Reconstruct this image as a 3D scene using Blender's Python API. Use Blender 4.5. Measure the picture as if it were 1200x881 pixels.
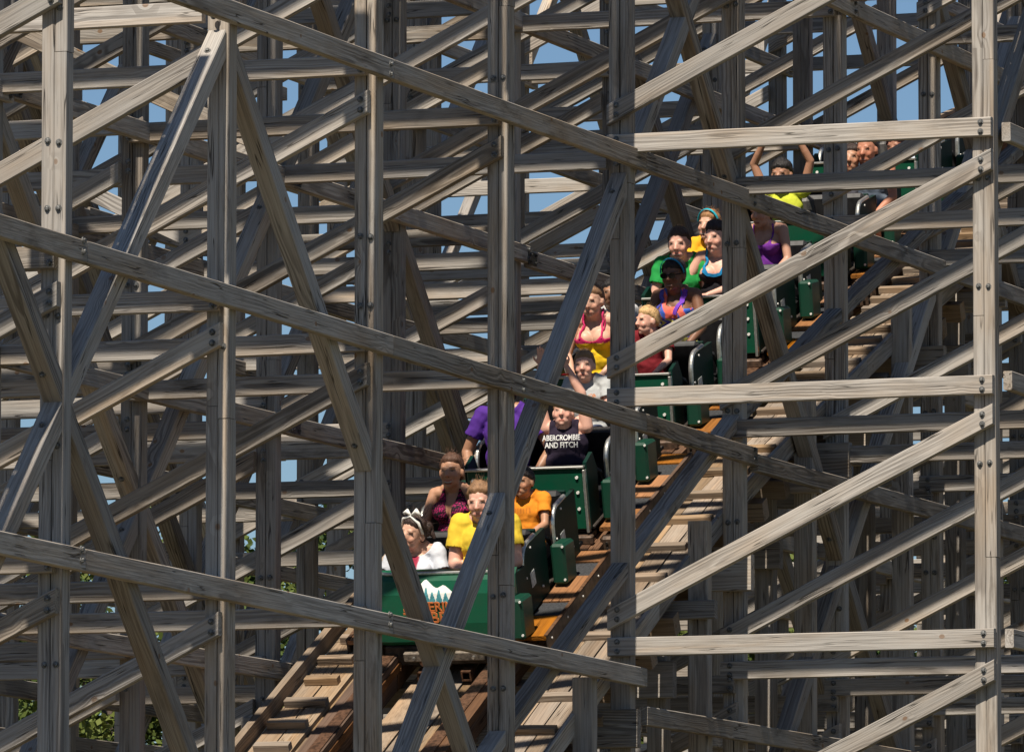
import bpy, bmesh, math, random
from mathutils import Vector, Matrix, noise as mnoise
from mathutils.geometry import tessellate_polygon
from mathutils.bvhtree import BVHTree
import numpy as np

for o in list(bpy.data.objects):
    bpy.data.objects.remove(o)
SC = bpy.context.scene
COL = SC.collection

# ------------------------------------------------------------------ camera, world, sun, exposure
YAW = math.radians(20.0)                      # the trestle is turned 20 degrees to the line of sight
PITCH = math.atan(909.5 / 9000.0)
DH = Vector((-math.sin(YAW), math.cos(YAW), 0))
RH = Vector((math.cos(YAW), math.sin(YAW), 0))
EYE = 1.7
cam_d = bpy.data.cameras.new('camera')
cam = bpy.data.objects.new('camera', cam_d)
COL.objects.link(cam)
cam.location = -(58.1 * DH + 0.84 * RH) + Vector((0, 0, EYE))
cam.rotation_euler = (math.radians(90) + PITCH, 0, YAW)
cam_d.sensor_width = 36.0
cam_d.lens = 270.0
cam_d.clip_start = 1.0
cam_d.clip_end = 6000.0
SC.camera = cam

SUN_EL = math.atan(3.82 / 2.7)
SUN_AZ = -0.0185                              # travel direction leans this much in x per metre of y
world = bpy.data.worlds.new('World')
SC.world = world
world.use_nodes = True
wn = world.node_tree
wn.nodes.clear()
w_out = wn.nodes.new('ShaderNodeOutputWorld')
w_bg = wn.nodes.new('ShaderNodeBackground')
w_sky = wn.nodes.new('ShaderNodeTexSky')
w_sky.sky_type = 'NISHITA'
w_sky.sun_disc = False
w_sky.sun_elevation = SUN_EL
# the sun stands over -y (behind the camera); in the sky texture rotation 0 is +y
w_sky.sun_rotation = math.radians(180) 
w_sky.air_density = 1.0
w_sky.dust_density = 0.25
w_sky.ozone_density = 4.0
w_bg.inputs['Strength'].default_value = 0.055
w_tint = wn.nodes.new('ShaderNodeMix')
w_tint.data_type = 'RGBA'
w_tint.blend_type = 'MULTIPLY'
w_tint.inputs[0].default_value = 1.0
w_tint.inputs[7].default_value = (0.82, 0.91, 1.0, 1.0)
wn.links.new(w_sky.outputs[0], w_tint.inputs[6])
wn.links.new(w_tint.outputs[2], w_bg.inputs['Color'])
wn.links.new(w_bg.outputs[0], w_out.inputs['Surface'])

sun_d = bpy.data.lights.new('sun', 'SUN')
sun_d.energy = 5.0
sun_d.angle = math.radians(0.5)
sun_d.color = (1.0, 0.91, 0.78)
sun = bpy.data.objects.new('sun', sun_d)
COL.objects.link(sun)
_dir = Vector((SUN_AZ, 1.0, -math.tan(SUN_EL)))
sun.rotation_euler = _dir.to_track_quat('-Z', 'Y').to_euler()
sun.location = (0, -60, 90)

SC.view_settings.view_transform = 'Standard'
SC.view_settings.look = 'None'
SC.view_settings.exposure = 0.52
SC.view_settings.gamma = 1.0
SC.cycles.max_bounces = 6

# ------------------------------------------------------------------ helpers
R = random.Random(7)

def P(u, v, z):
    """structure coordinates: u across the trestle, v along it, z above eye level"""
    return Vector((u, v, z + EYE))

def project(p):
    q = p - cam.location
    fw = DH * math.cos(PITCH) + Vector((0, 0, math.sin(PITCH)))
    up = RH.cross(fw)
    d = q.dot(fw)
    return 600 + 9000 * q.dot(RH) / d, 440.5 - 9000 * q.dot(up) / d

def new_obj(name, mesh, parent=None, mat=None):
    o = bpy.data.objects.new(name, mesh)
    COL.objects.link(o)
    if parent is not None:
        o.parent = parent
    if mat is not None and len(mesh.materials) == 0:
        mesh.materials.append(mat)
    return o

def empty(name, loc, label, cat, group=None):
    o = bpy.data.objects.new(name, None)
    COL.objects.link(o)
    o.location = loc
    o.empty_display_size = 0.3
    o['label'] = label
    o['category'] = cat
    if group:
        o['group'] = group
    return o

def mesh_of(name, verts, faces, smooth=False):
    me = bpy.data.meshes.new(name)
    me.from_pydata([tuple(v) for v in verts], [], faces)
    me.update()
    if smooth:
        me.polygons.foreach_set('use_smooth', [True] * len(me.polygons))
    return me

class MB:
    """collects simple solids into one mesh"""
    def __init__(s):
        s.v, s.f, s.m = [], [], []
    def add(s, verts, faces, mi=0):
        b = len(s.v)
        s.v += [Vector(v) for v in verts]
        s.f += [tuple(i + b for i in f) for f in faces]
        s.m += [mi] * len(faces)
    def box(s, c, size, M=None, mi=0, ch=0.0):
        x, y, z = (a * 0.5 for a in size)
        if ch <= 0:
            vs = [Vector((sx * x, sy * y, sz * z)) for sx in (-1, 1) for sy in (-1, 1) for sz in (-1, 1)]
            fs = [(0, 1, 3, 2), (4, 6, 7, 5), (0, 4, 5, 1), (2, 3, 7, 6), (0, 2, 6, 4), (1, 5, 7, 3)]
        else:
            bm = bmesh.new()
            bmesh.ops.create_cube(bm, size=1.0)
            for v in bm.verts:
                v.co = Vector((v.co.x * 2 * x, v.co.y * 2 * y, v.co.z * 2 * z))
            bmesh.ops.bevel(bm, geom=list(bm.edges), offset=ch, segments=1, affect='EDGES')
            bm.verts.index_update()
            vs = [v.co.copy() for v in bm.verts]
            fs = [tuple(v.index for v in f.verts) for f in bm.faces]
            bm.free()
        c = Vector(c)
        vs = [((M @ v) if M else v) + c for v in vs]
        s.add(vs, fs, mi)
    def tube(s, pts, r, n=8, mi=0, caps=True):
        pts = [Vector(p) for p in pts]
        rs = r if isinstance(r, (list, tuple)) else [r] * len(pts)
        vs, fs = [], []
        prev = None
        for i, p in enumerate(pts):
            t = (pts[min(i + 1, len(pts) - 1)] - pts[max(i - 1, 0)]).normalized()
            a = t.orthogonal().normalized() if prev is None else (prev - t * prev.dot(t)).normalized()
            prev = a
            b = t.cross(a)
            for k in range(n):
                an = 2 * math.pi * k / n
                vs.append(p + (a * math.cos(an) + b * math.sin(an)) * rs[i])
        for i in range(len(pts) - 1):
            for k in range(n):
                k2 = (k + 1) % n
                fs.append((i * n + k, i * n + k2, (i + 1) * n + k2, (i + 1) * n + k))
        if caps:
            fs.append(tuple(reversed(range(n))))
            fs.append(tuple((len(pts) - 1) * n + k for k in range(n)))
        s.add(vs, fs, mi)
    def cyl(s, a, b, r, n=10, mi=0):
        s.tube([a, b], r, n, mi)
    def prism(s, poly, thick, M, mi=0):
        """poly: 2-D outline in the local x-z plane; thickness along local y; M maps to the parent"""
        n = len(poly)
        vs = [M @ Vector((p[0], -thick / 2, p[1])) for p in poly] + [M @ Vector((p[0], thick / 2, p[1])) for p in poly]
        fs = [tuple(range(n)), tuple(reversed(range(n, 2 * n)))]
        for i in range(n):
            j = (i + 1) % n
            fs.append((i, i + n, j + n, j))
        s.add(vs, fs, mi)
    def build(s, name, mats, parent=None, smooth=False):
        me = mesh_of(name, s.v, s.f, smooth)
        for m in (mats if isinstance(mats, (list, tuple)) else [mats]):
            me.materials.append(m)
        if any(s.m):
            me.polygons.foreach_set('material_index', s.m)
        return new_obj(name, me, parent)

# ------------------------------------------------------------------ materials
def nt(name):
    m = bpy.data.materials.new(name)
    m.use_nodes = True
    t = m.node_tree
    b = t.nodes['Principled BSDF']
    return m, t, b

class G:
    """small node-graph helper"""
    def __init__(s, t):
        s.t = t
    def n(s, typ, ins=None, **kw):
        nd = s.t.nodes.new(typ)
        for k, v in kw.items():
            setattr(nd, k, v)
        for k, v in (ins or {}).items():
            if isinstance(v, bpy.types.NodeSocket):
                s.t.links.new(v, nd.inputs[k])
            else:
                nd.inputs[k].default_value = v
        return nd
    def math(s, op, a, b=0.0, c=0.0, clamp=False):
        nd = s.n('ShaderNodeMath', {0: a, 1: b, 2: c}, operation=op)
        nd.use_clamp = clamp
        return nd.outputs[0]
    def mix(s, f, a, b, blend='MIX'):
        nd = s.n('ShaderNodeMix', data_type='RGBA', blend_type=blend)
        for sock, v in ((nd.inputs[0], f), (nd.inputs[6], a), (nd.inputs[7], b)):
            if isinstance(v, bpy.types.NodeSocket):
                s.t.links.new(v, sock)
            else:
                sock.default_value = v if not isinstance(v, tuple) or len(v) == 4 else (*v, 1)
        return nd.outputs[2]
    def ramp(s, f, stops):
        nd = s.n('ShaderNodeMapRange', {0: f, 1: stops[0], 2: stops[1], 3: 0.0, 4: 1.0}, interpolation_type='SMOOTHSTEP')
        return nd.outputs[0]

def wood(name, grey, brown, dark, greyness=0.5, rough=0.95, ring=0.55, spread=0.16):
    """weathered sawn timber: growth rings cut at a slant, knots, checks and blotchy weathering along local x"""
    m, t, b = nt(name)
    g = G(t)
    tc = g.n('ShaderNodeTexCoord')
    oi = g.n('ShaderNodeObjectInfo')
    rnd = oi.outputs['Random']
    wn1 = g.n('ShaderNodeTexWhiteNoise', {'W': rnd}, noise_dimensions='1D')
    off = g.n('ShaderNodeVectorMath', {0: wn1.outputs['Color'], 1: (90.0, 0.24, 0.24)}, operation='MULTIPLY').outputs[0]
    off2 = g.n('ShaderNodeVectorMath', {0: off, 1: (0.0, -0.12, -0.12)}, operation='ADD').outputs[0]
    p = g.n('ShaderNodeVectorMath', {0: tc.outputs['Object'], 1: off2}, operation='ADD').outputs[0]
    # knots, sparse along the board
    ps = g.n('ShaderNodeVectorMath', {0: p, 1: (4.6, 6.2, 6.2)}, operation='MULTIPLY').outputs[0]
    vo = g.n('ShaderNodeTexVoronoi', {'Vector': ps, 'Scale': 1.0, 'Randomness': 1.0})
    kg = g.n('ShaderNodeSeparateXYZ', {0: vo.outputs['Color']}).outputs[0]
    kd = g.math('ADD', vo.outputs['Distance'], g.math('MULTIPLY', g.math('LESS_THAN', kg, 0.72), 2.0))
    pk = g.n('ShaderNodeVectorMath', {0: p, 1: (1.0, 1.0, 1.0)}, operation='MULTIPLY').outputs[0]
    bend = g.math('MULTIPLY', g.math('POWER', 2.718, g.math('MULTIPLY', kd, -6.0)), 0.05)
    # rings
    pw = g.n('ShaderNodeVectorMath', {0: p, 1: (0.8, 5.0, 5.0)}, operation='MULTIPLY').outputs[0]
    wob = g.n('ShaderNodeTexNoise', {'Vector': pw, 'Scale': 1.0, 'Detail': 2.0})
    wo = g.n('ShaderNodeVectorMath', {0: wob.outputs['Color'], 1: (0.0, 0.11, 0.11)}, operation='MULTIPLY').outputs[0]
    pr = g.n('ShaderNodeVectorMath', {0: p, 1: wo}, operation='ADD').outputs[0]
    sx = g.n('ShaderNodeSeparateXYZ', {0: pr})
    rr = g.math('SQRT', g.math('ADD', g.math('MULTIPLY', sx.outputs[1], sx.outputs[1]), g.math('MULTIPLY', sx.outputs[2], sx.outputs[2])))
    rr = g.math('ADD', rr, bend)
    rj = g.n('ShaderNodeTexNoise', {'W': g.math('MULTIPLY', rr, 75.0), 'Scale': 1.0, 'Detail': 1.0}, noise_dimensions='1D').outputs['Fac']
    rings = g.math('ADD', g.math('MULTIPLY', g.math('SINE', g.math('ADD', g.math('MULTIPLY', rr, 250.0), g.math('MULTIPLY', rj, 7.0))), 0.5), 0.5)
    rgate = g.n('ShaderNodeTexNoise', {'Vector': pw, 'Scale': 0.8, 'Detail': 1.0}).outputs['Fac']
    rings = g.math('MULTIPLY', rings, g.math('ADD', g.math('MULTIPLY', g.ramp(rgate, (.35, .65)), 0.8), 0.2))
    rings = g.math('POWER', rings, 1.6)
    # grain and checks
    pg = g.n('ShaderNodeVectorMath', {0: p, 1: (2.2, 95.0, 95.0)}, operation='MULTIPLY').outputs[0]
    gr = g.n('ShaderNodeTexNoise', {'Vector': pg, 'Scale': 1.0, 'Detail': 3.0}).outputs['Fac']
    pc = g.n('ShaderNodeVectorMath', {0: p, 1: (0.9, 26.0, 26.0)}, operation='MULTIPLY').outputs[0]
    ck = g.n('ShaderNodeTexNoise', {'Vector': pc, 'Scale': 1.0, 'Detail': 2.0}).outputs['Fac']
    check = g.math('SUBTRACT', 1.0, g.ramp(g.math('ABSOLUTE', g.math('SUBTRACT', ck, 0.40)), (0.002, 0.022)))
    pgate = g.n('ShaderNodeTexNoise', {'Vector': p, 'Scale': 2.3, 'Detail': 1.0}).outputs['Fac']
    check = g.math('MULTIPLY', check, g.ramp(pgate, (0.45, 0.6)))
    # blotchy weathering
    pb = g.n('ShaderNodeVectorMath', {0: p, 1: (0.9, 4.0, 4.0)}, operation='MULTIPLY').outputs[0]
    bl = g.n('ShaderNodeTexNoise', {'Vector': pb, 'Scale': 1.0, 'Detail': 4.0, 'Roughness': 0.6}).outputs['Fac']
    gfac = g.ramp(bl, (greyness - 0.22 - 0.0, greyness + 0.22))
    base = g.mix(gfac, grey, brown)
    base = g.mix(g.math('MULTIPLY', rings, ring), base, dark)
    base = g.mix(g.math('MULTIPLY', g.ramp(gr, (0.42, 0.70)), 0.38), base, dark)
    # streaks of bare, paler wood
    lt = g.n('ShaderNodeTexNoise', {'Vector': pc, 'Scale': 0.55, 'Detail': 2.0}).outputs['Fac']
    base = g.mix(g.math('MULTIPLY', g.ramp(lt, (0.60, 0.72)), 0.22), base, (brown[0] * 1.5, brown[1] * 1.35, brown[2] * 1.15, 1))
    st = g.n('ShaderNodeTexNoise', {'Vector': g.n('ShaderNodeVectorMath', {0: p, 1: (0.7, 3.2, 3.2)}, operation='MULTIPLY').outputs[0], 'Scale': 1.9, 'Detail': 5.0, 'Roughness': .7}).outputs['Fac']
    base = g.mix(g.math('MULTIPLY', g.ramp(st, (0.53, 0.74)), g.math('ADD', g.math('MULTIPLY', rnd, .7), .12)), base, (dark[0] * 1.1, dark[1] * 1.12, dark[2] * 1.05, 1))
    knot = g.math('SUBTRACT', 1.0, g.ramp(kd, (0.085, 0.125)))
    base = g.mix(g.math('MULTIPLY', knot, 0.75), base, (brown[0] * .62, brown[1] * .45, brown[2] * .33, 1))
    base = g.mix(g.math('MULTIPLY', check, 0.8), base, (dark[0] * .3, dark[1] * .3, dark[2] * .3, 1))
    # board to board variation
    hv = g.n('ShaderNodeHueSaturation', {'Color': base, 'Value': g.math('ADD', g.math('MULTIPLY', wn1.outputs['Value'], 2 * spread), 1.0 - spread),
                                        'Saturation': g.math('ADD', g.math('MULTIPLY', rnd, 0.5), 0.75)})
    t.links.new(hv.outputs[0], b.inputs['Base Color'])
    b.inputs['Roughness'].default_value = rough
    b.inputs['Specular IOR Level'].default_value = 0.05
    hgt = g.math('SUBTRACT', g.math('MULTIPLY', gr, 0.5), g.math('ADD', g.math('MULTIPLY', check, 1.2), g.math('MULTIPLY', rings, 0.25)))
    bp = g.n('ShaderNodeBump', {'Height': hgt, 'Strength': 0.7, 'Distance': 0.008})
    t.links.new(bp.outputs[0], b.inputs['Normal'])
    return m

WOOD = wood('weathered_timber', (.362, .338, .308), (.325, .262, .200), (.080, .066, .056), 0.57, .95, .6, .25)
WOOD_TREAD = wood('tread_timber', (.27, .22, .17), (.28, .195, .125), (.085, .06, .042), 0.5, .9, .5, .25)
WOOD_RAIL = wood('rail_timber', (.12, .073, .048), (.15, .082, .048), (.04, .023, .015), 0.5, 0.7)

def plain(name, col, rough=0.5, metal=0.0, spec=0.5, coat=0.0, noise=0.12, nscale=14.0, bump=0.0):
    m, t, b = nt(name)
    g = G(t)
    tc = g.n('ShaderNodeTexCoord')
    no = g.n('ShaderNodeTexNoise', {'Vector': tc.outputs['Object'], 'Scale': nscale, 'Detail': 5.0, 'Roughness': 0.65})
    f = g.ramp(no.outputs['Fac'], (0.35, 0.7))
    c2 = tuple(c * (1 - 2.2 * noise) for c in col)
    base = g.mix(f, (*[min(1, c * (1 + noise)) for c in col], 1), (*c2, 1))
    t.links.new(base, b.inputs['Base Color'])
    b.inputs['Roughness'].default_value = rough
    t.links.new(g.math('ADD', g.math('MULTIPLY', no.outputs['Fac'], 0.3), rough - 0.15), b.inputs['Roughness'])
    b.inputs['Metallic'].default_value = metal
    b.inputs['Specular IOR Level'].default_value = spec
    if coat:
        b.inputs['Coat Weight'].default_value = coat
        b.inputs['Coat Roughness'].default_value = 0.15
    if bump:
        bp = g.n('ShaderNodeBump', {'Height': no.outputs['Fac'], 'Strength': bump, 'Distance': 0.01})
        t.links.new(bp.outputs[0], b.inputs['Normal'])
    return m

BOLT = plain('galvanised_bolt', (.15, .15, .145), 0.6, 0.45, noise=0.35, nscale=60)
PLATE = plain('dark_steel_plate', (.045, .045, .045), 0.6, 0.4, noise=0.3, nscale=40)

# ------------------------------------------------------------------ timber boards
def board_mesh(name, L, th, w, cut0=0.0, cut1=0.0, seg=None, bow=0.004, ch=0.006):
    """board along local x; cut0/cut1 shear the end faces (x shift per metre of local z)"""
    if seg is None:
        seg = max(2, min(10, int(L / 0.6)))
    y, z = th / 2, w / 2
    prof = [(-y + ch, -z), (y - ch, -z), (y, -z + ch), (y, z - ch), (y - ch, z), (-y + ch, z), (-y, z - ch), (-y, -z + ch)]
    by, bz = R.uniform(-bow, bow), R.uniform(-bow, bow)
    tw = R.uniform(-.012, .012)
    vs, fs = [], []
    for i in range(seg + 1):
        f = i / seg
        x = -L / 2 + L * f
        arc = 4 * f * (1 - f)
        jy, jz = (R.uniform(-.0012, .0012), R.uniform(-.0012, .0012)) if 0 < i < seg else (0, 0)
        for (py, pz) in prof:
            xs = x + pz * (cut0 * (1 - f) + cut1 * f if i in (0, seg) else (cut0 * (1 - f) + cut1 * f))
            vs.append((xs, py + by * arc + jy - tw * pz * (f - .5), pz + bz * arc + jz + tw * py * (f - .5)))
    n = 8
    for i in range(seg):
        for k in range(n):
            k2 = (k + 1) % n
            fs.append((i * n + k, (i + 1) * n + k, (i + 1) * n + k2, i * n + k2))
    fs.append(tuple(range(n)))
    fs.append(tuple(seg * n + k for k in reversed(range(n))))
    return mesh_of(name, vs, fs)

def frame_of(a, b, uph):
    x = (b - a).normalized()
    z = (uph - x * uph.dot(x)).normalized()
    y = z.cross(x)
    M = Matrix((x, y, z)).transposed().to_4x4()
    M.translation = (a + b) / 2
    return M

def board(name, a, b, th, w, parent, uph=Vector((0, 0, 1)), mat=None, vertical_cut=False, **kw):
    M = frame_of(a, b, uph)
    c = 0.0
    if vertical_cut:
        x, z = M.col[0].to_3d(), M.col[2].to_3d()
        if abs(z.z) > 1e-4:
            c = x.z / z.z
    me = board_mesh(name, (b - a).length, th, w, c, c, **kw)
    o = new_obj(name, me, parent, mat or WOOD)
    o.matrix_world = M
    if parent is not None:
        o.matrix_parent_inverse = Matrix.Identity(4)
        o.matrix_basis = Matrix.Translation(-parent.location) @ M
    return o

BOLT_V, BOLT_F = None, None
def bolt_geo(mb, p, nrm, r=0.017):
    """washer and hex head standing off a face"""
    nrm = nrm.normalized()
    mb.tube([p - nrm * .004, p + nrm * .004], r * 1.35, 10)
    mb.tube([p + nrm * .004, p + nrm * .017, p + nrm * .02], [r * .85, r * .85, r * .55], 6)
# ------------------------------------------------------------------ the trestle
BAY_V, BAY_U = 2.7, 2.885
LV = {0: 1.76, 1: 3.68, 2: 5.59, 3: 7.52, 4: 9.44, 5: 11.36, 6: 13.28, 7: 15.2, 8: 17.1}
ROWS = {'outer': BAY_U, 'a': 0.0, 'b': -BAY_U, 'c': -2 * BAY_U, 'd': -3 * BAY_U}
KMAX = 12

def vk(k):
    return BAY_V * (k - 4)

def zr(v):
    """top of the running rail above eye level"""
    return 3.72 + 0.5 * v - 0.0075 * v * v + 0.08 * math.exp(-((v - 3.0) / 1.7) ** 2)

def top_of(k):
    return 10.5 + 1.15 * k if k < 2 else min(11.6 + 1.6 * k, 17.6)  # later bents carry added unseen height that cuts sky light inside the trestle

trestle = empty('timber_trestle', (0, 0, 0), 'huge weathered timber trestle of posts and cross braces standing all around the track', 'trestle')

def seen(pts, m=260, mt=700):
    xs, ys = zip(*[project(p) for p in pts])
    return max(xs) > -m and min(xs) < 1200 + m and max(ys) > -mt and min(ys) < 881 + 220

def in_bay_ab(u0, u1):
    return min(u0, u1) < -0.3 and max(u0, u1) > -BAY_U + 0.3

def clear_of_track(v, z0, z1):
    lo, hi = zr(v) - 0.74, zr(v) + 2.62
    return z1 < lo or z0 > hi

def lift(u):
    return 0.115 if u > 0.5 else 0.0

PW, PD = 0.172, 0.118
def post(u, k, z1, z0=-EYE):
    v = vk(k)
    pts = [P(u, v, z0), P(u, v, z1)]
    if not seen(pts):
        return
    uo = R.uniform(-.012, .012)
    zt = z1
    # two plies bolted side by side, each with its own butt joints
    vs, fs = [], []
    o = None
    mb = MB()
    for s in (-1, 1):
        jo = R.uniform(0.2, 3.2)
        cuts = [z0]
        zz = z0 + jo
        while zz < z1 - 1.0:
            cuts.append(zz)
            zz += R.uniform(3.2, 4.4)
        cuts.append(z1)
        for a, b in zip(cuts[:-1], cuts[1:]):
            dv = R.uniform(-.006, .006)
            du = R.uniform(-.003, .003)
            me = board_mesh('t', b - a - .004, PD, PW / 2 - .003, bow=.003)
            for vv in me.vertices:
                c = vv.co
                vs.append((c.x + (a + b) / 2 - (z0 + z1) / 2, c.y + dv, c.z + s * PW / 4 + du))
            base = len(vs) - len(me.vertices)
            for pl in me.polygons:
                fs.append(tuple(i + base for i in pl.vertices))
            bpy.data.meshes.remove(me)
    me = mesh_of('post', vs, fs)
    o = new_obj('post', me, trestle, WOOD)
    o.matrix_basis = frame_of(P(u + uo, v, z0), P(u + uo, v, z1), Vector((1, 0, 0)))
    # bolts in pairs on the face towards -v (board local y is +v or -v)
    if u > -3.5 and k < 9:
        mb = MB()
        for lv, z in LV.items():
            if R.random() < .3:
                continue
            for dz in R.sample((-0.62, -0.34, 0.30, 0.75), R.choice((1, 2, 3))):
                zz = z + lift(u) + dz + R.uniform(-.05, .05)
                if zz > z1 - .1 or R.random() < .12:
                    continue
                px, py = project(P(u, v, zz))
                if not (-40 < px < 1240 and -60 < py < 940):
                    continue
                for s in (-1, 1):
                    bolt_geo(mb, P(u + uo + s * .038, v - PD / 2 - .003, zz + R.uniform(-.008, .008)), Vector((0, -1, 0)))
        if mb.v:
            b = mb.build('bolt_heads', BOLT, o)
            b['kind'] = 'stuff'
            b.matrix_parent_inverse = o.matrix_basis.inverted()
    return o

def bolts_on(o, pts, nrm):
    mb = MB()
    for p in pts:
        px, py = project(p)
        if -40 < px < 1240 and -60 < py < 940:
            bolt_geo(mb, p, nrm)
    if mb.v:
        b = mb.build('bolt_heads', BOLT, o)
        b['kind'] = 'stuff'
        b.matrix_parent_inverse = o.matrix_basis.inverted()

ROW_US = [BAY_U, 0.0, -BAY_U, -2 * BAY_U, -3 * BAY_U, -4 * BAY_U]
def has_row(u, k):
    return k >= 4 if u > 0.5 else True

for u in ROW_US:
    for k in range(-2, KMAX + 1):
        if has_row(u, k):
            post(u, k, top_of(k) + R.uniform(-.1, .1) if u <= .5 else top_of(k))

BT, BW = 0.068, 0.142
FACE = -PD / 2 - BT / 2 - .008          # boards bolted on the -v face of the posts
brace_tops = {(0, 1, 3), (0, 4, 3), (0, 7, 3)}

def ledger(u0, u1, k, lv, dz=0.0, over0=.079, over1=.079):
    v = vk(k) + FACE
    z = LV[lv] + dz + R.uniform(-.012, .012)
    a, b = P(u0 - over0, v, z), P(u1 + over1, v, z)
    if not seen([a, b]):
        return
    o = board('ledger', a, b, BT, BW, trestle)
    if u1 > -3.5 and k < 9:
        n = []
        for uu in (u0 + .0, u1 - .0):
            for s in (-1, 1):
                n.append(P(uu, v - BT / 2 - .001, z + s * .036))
        bolts_on(o, n, Vector((0, -1, 0)))
    return o

def diagonal(u0, u1, k, lv, dz=0.0, over0=.079, over1=.079):
    """rises from the ledger at lv on the left post to just under the next ledger on the right post"""
    v = vk(k) + FACE
    j = R.uniform(-.02, .02)
    sl = 1.39 / BAY_U
    za, zb = LV[lv] + .265 + dz + j, LV[lv] + .265 + 1.39 + dz + j
    a, b = P(u0 - over0, v, za - over0 * sl), P(u1 + over1, v, zb + over1 * sl)
    if not seen([a, b]):
        return
    o = board('diagonal_brace', a, b, BT, BW, trestle, vertical_cut=True)
    if u1 > -3.5 and k < 9:
        n = []
        for uu, zz in ((u0, za), (u1, zb)):
            for s in (-1, 1):
                n.append(P(uu, v - BT / 2 - .001, zz + s * .036))
        bolts_on(o, n, Vector((0, -1, 0)))
    return o

for k in range(-1, KMAX + 1):
    tp = top_of(k)
    for lv in range(0, 9):
        # right-hand bay
        if k >= 4 and LV[lv] < tp - .1:
            ledger(0, BAY_U, k, lv, .115)
            if lv < 8 and LV[lv] + 1.7 < tp:
                diagonal(0, BAY_U, k, lv, .115)
        if LV[lv] > tp - .2:
            continue
        trim = -.085 if (0, k, lv) in brace_tops else .03
        # bay that the track runs through
        if clear_of_track(vk(k), LV[lv], LV[lv]):
            ledger(-BAY_U, 0, k, lv, 0, .0, trim)
        if LV[lv] + 1.75 < tp and clear_of_track(vk(k), LV[lv] + .25, LV[lv] + 1.65):
            diagonal(-BAY_U, 0, k, lv, 0, .079, -.085 if (0, k, lv + 1) in brace_tops else .05)
        # bays behind
        rj = R.uniform(-.07, .07)
        if lv > 1 or k < 6:
            ledger(-2 * BAY_U, -BAY_U, k, lv, rj, .0, -.006)
        if R.random() < .75 and lv > 1:
            ledger(-3 * BAY_U, -2 * BAY_U, k, lv, .06 + R.uniform(-.05, .05), .05, -.082)
        if R.random() < .33 and k < 10 and lv > 1:
            ledger(-2 * BAY_U, -BAY_U, k, lv, .165 + R.uniform(-.02, .02), .0, -.006)
        if R.random() < .40 and k < 10 and lv > 1 and LV[lv] + 1.75 < tp:
            ua, ub = (-3 * BAY_U, -2 * BAY_U) if R.random() < .6 else (-2 * BAY_U, -BAY_U)
            vv = vk(k) - FACE
            q0, q1 = P(ua - .05, vv, LV[lv] + 1.62), P(ub + .05, vv, LV[lv] + .20)
            if seen([q0, q1]):
                board('diagonal_brace', q0, q1, BT, BW, trestle, vertical_cut=True)
        if R.random() < .6 and lv > 1 and LV[lv] + 1.75 < tp:
            diagonal(-3 * BAY_U, -2 * BAY_U, k, lv, R.uniform(-.1, .1), .06, -.068)
        if LV[lv] + 1.75 < tp:
            diagonal(-2 * BAY_U, -BAY_U, k, lv, 0, .06, -.082)

# longitudinal girts on the +u faces
def girt(u, k0, k1, z, sl=0.0):
    uu = u + PW / 2 + BT / 2 + .018
    e0, e1 = .075, .069
    a, b = P(uu, vk(k0) + e0, z + sl * k0), P(uu, vk(k1) + e1, z + sl * k1)
    z = z + sl * (k0 + k1) / 2
    if not seen([a, b]):
        return
    o = board('girt', a, b, BT, BW, trestle)
    if u > -3.5 and k0 < 8:
        n = []
        for kk in range(k0, k1 + 1):
            if kk == k0:
                continue
            if R.random() > .3:
                continue
            for s in (-1, 1):
                n.append(P(uu + BT / 2 + .001, vk(kk), z + s * .035))
        bolts_on(o, n, Vector((1, 0, 0)))
        if u < 0:
            mb = MB()
            c = P(uu + BT / 2 + .004, vk(k0) + e0 + .02, z)
            mb.box(c, (.008, .20, .11), ch=.002)
            for dy in (-.06, .06):
                for dz in (-.03, .03):
                    bolt_geo(mb, c + Vector((.004, dy, dz)), Vector((1, 0, 0)), .010)
            q = mb.build('splice_plate', PLATE, o)
            q.matrix_parent_inverse = o.matrix_basis.inverted()
    return o

for u in ROW_US:
    for lv in range(0, 9):
        z = LV[lv] + (-.03 if lv == 3 else .01) + (.13 if u > .5 else 0)
        ks = list(range(4 if u > .5 else -2, KMAX, 2))
        for k0 in ks:
            k1 = min(k0 + 2, KMAX)
            if z > top_of(k0):
                continue
            if u == 0.0:
                if lv == 1 and k0 >= 4:
                    girt(u, k0, k1, z - .40)
                    continue
                if lv == 2 and k0 == 4:
                    girt(u, 4, 5, z + .03, -.029)
                    girt(u, 5, 6, z - .16)
                    continue
                if lv == 2 and k0 > 4:
                    girt(u, k0, k1, z - .16)
                    continue
                girt(u, k0, k1, z + (.03 if lv == 2 else 0), {1: -.028, 2: -.029, 3: .008}.get(lv, 0))
            else:
                girt(u, k0, k1, z + R.uniform(-.02, .02))

# steep braces in the plane of each row of posts
def steep(u, k0, z0, k1, z1):
    up = z1 > z0
    e = PD / 2 + .012
    va, vb = vk(k0) + e, vk(k1) - e
    f = (z1 - z0) / BAY_V
    a, b = P(u, va, z0 + f * e), P(u, vb, z1 - f * e)
    if not seen([a, b]):
        return
    o = board('steep_brace', a, b, .128, .14, trestle, vertical_cut=True)
    if u > -3.5 and k1 < 9:
        nrm = Vector((0, -1, abs(f) * (1 if up else -1))).normalized()
        q = P(u, vb, z1 - f * e) - (b - a).normalized() * .16 + nrm * .071
        bolts_on(o, [q], nrm)

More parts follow.
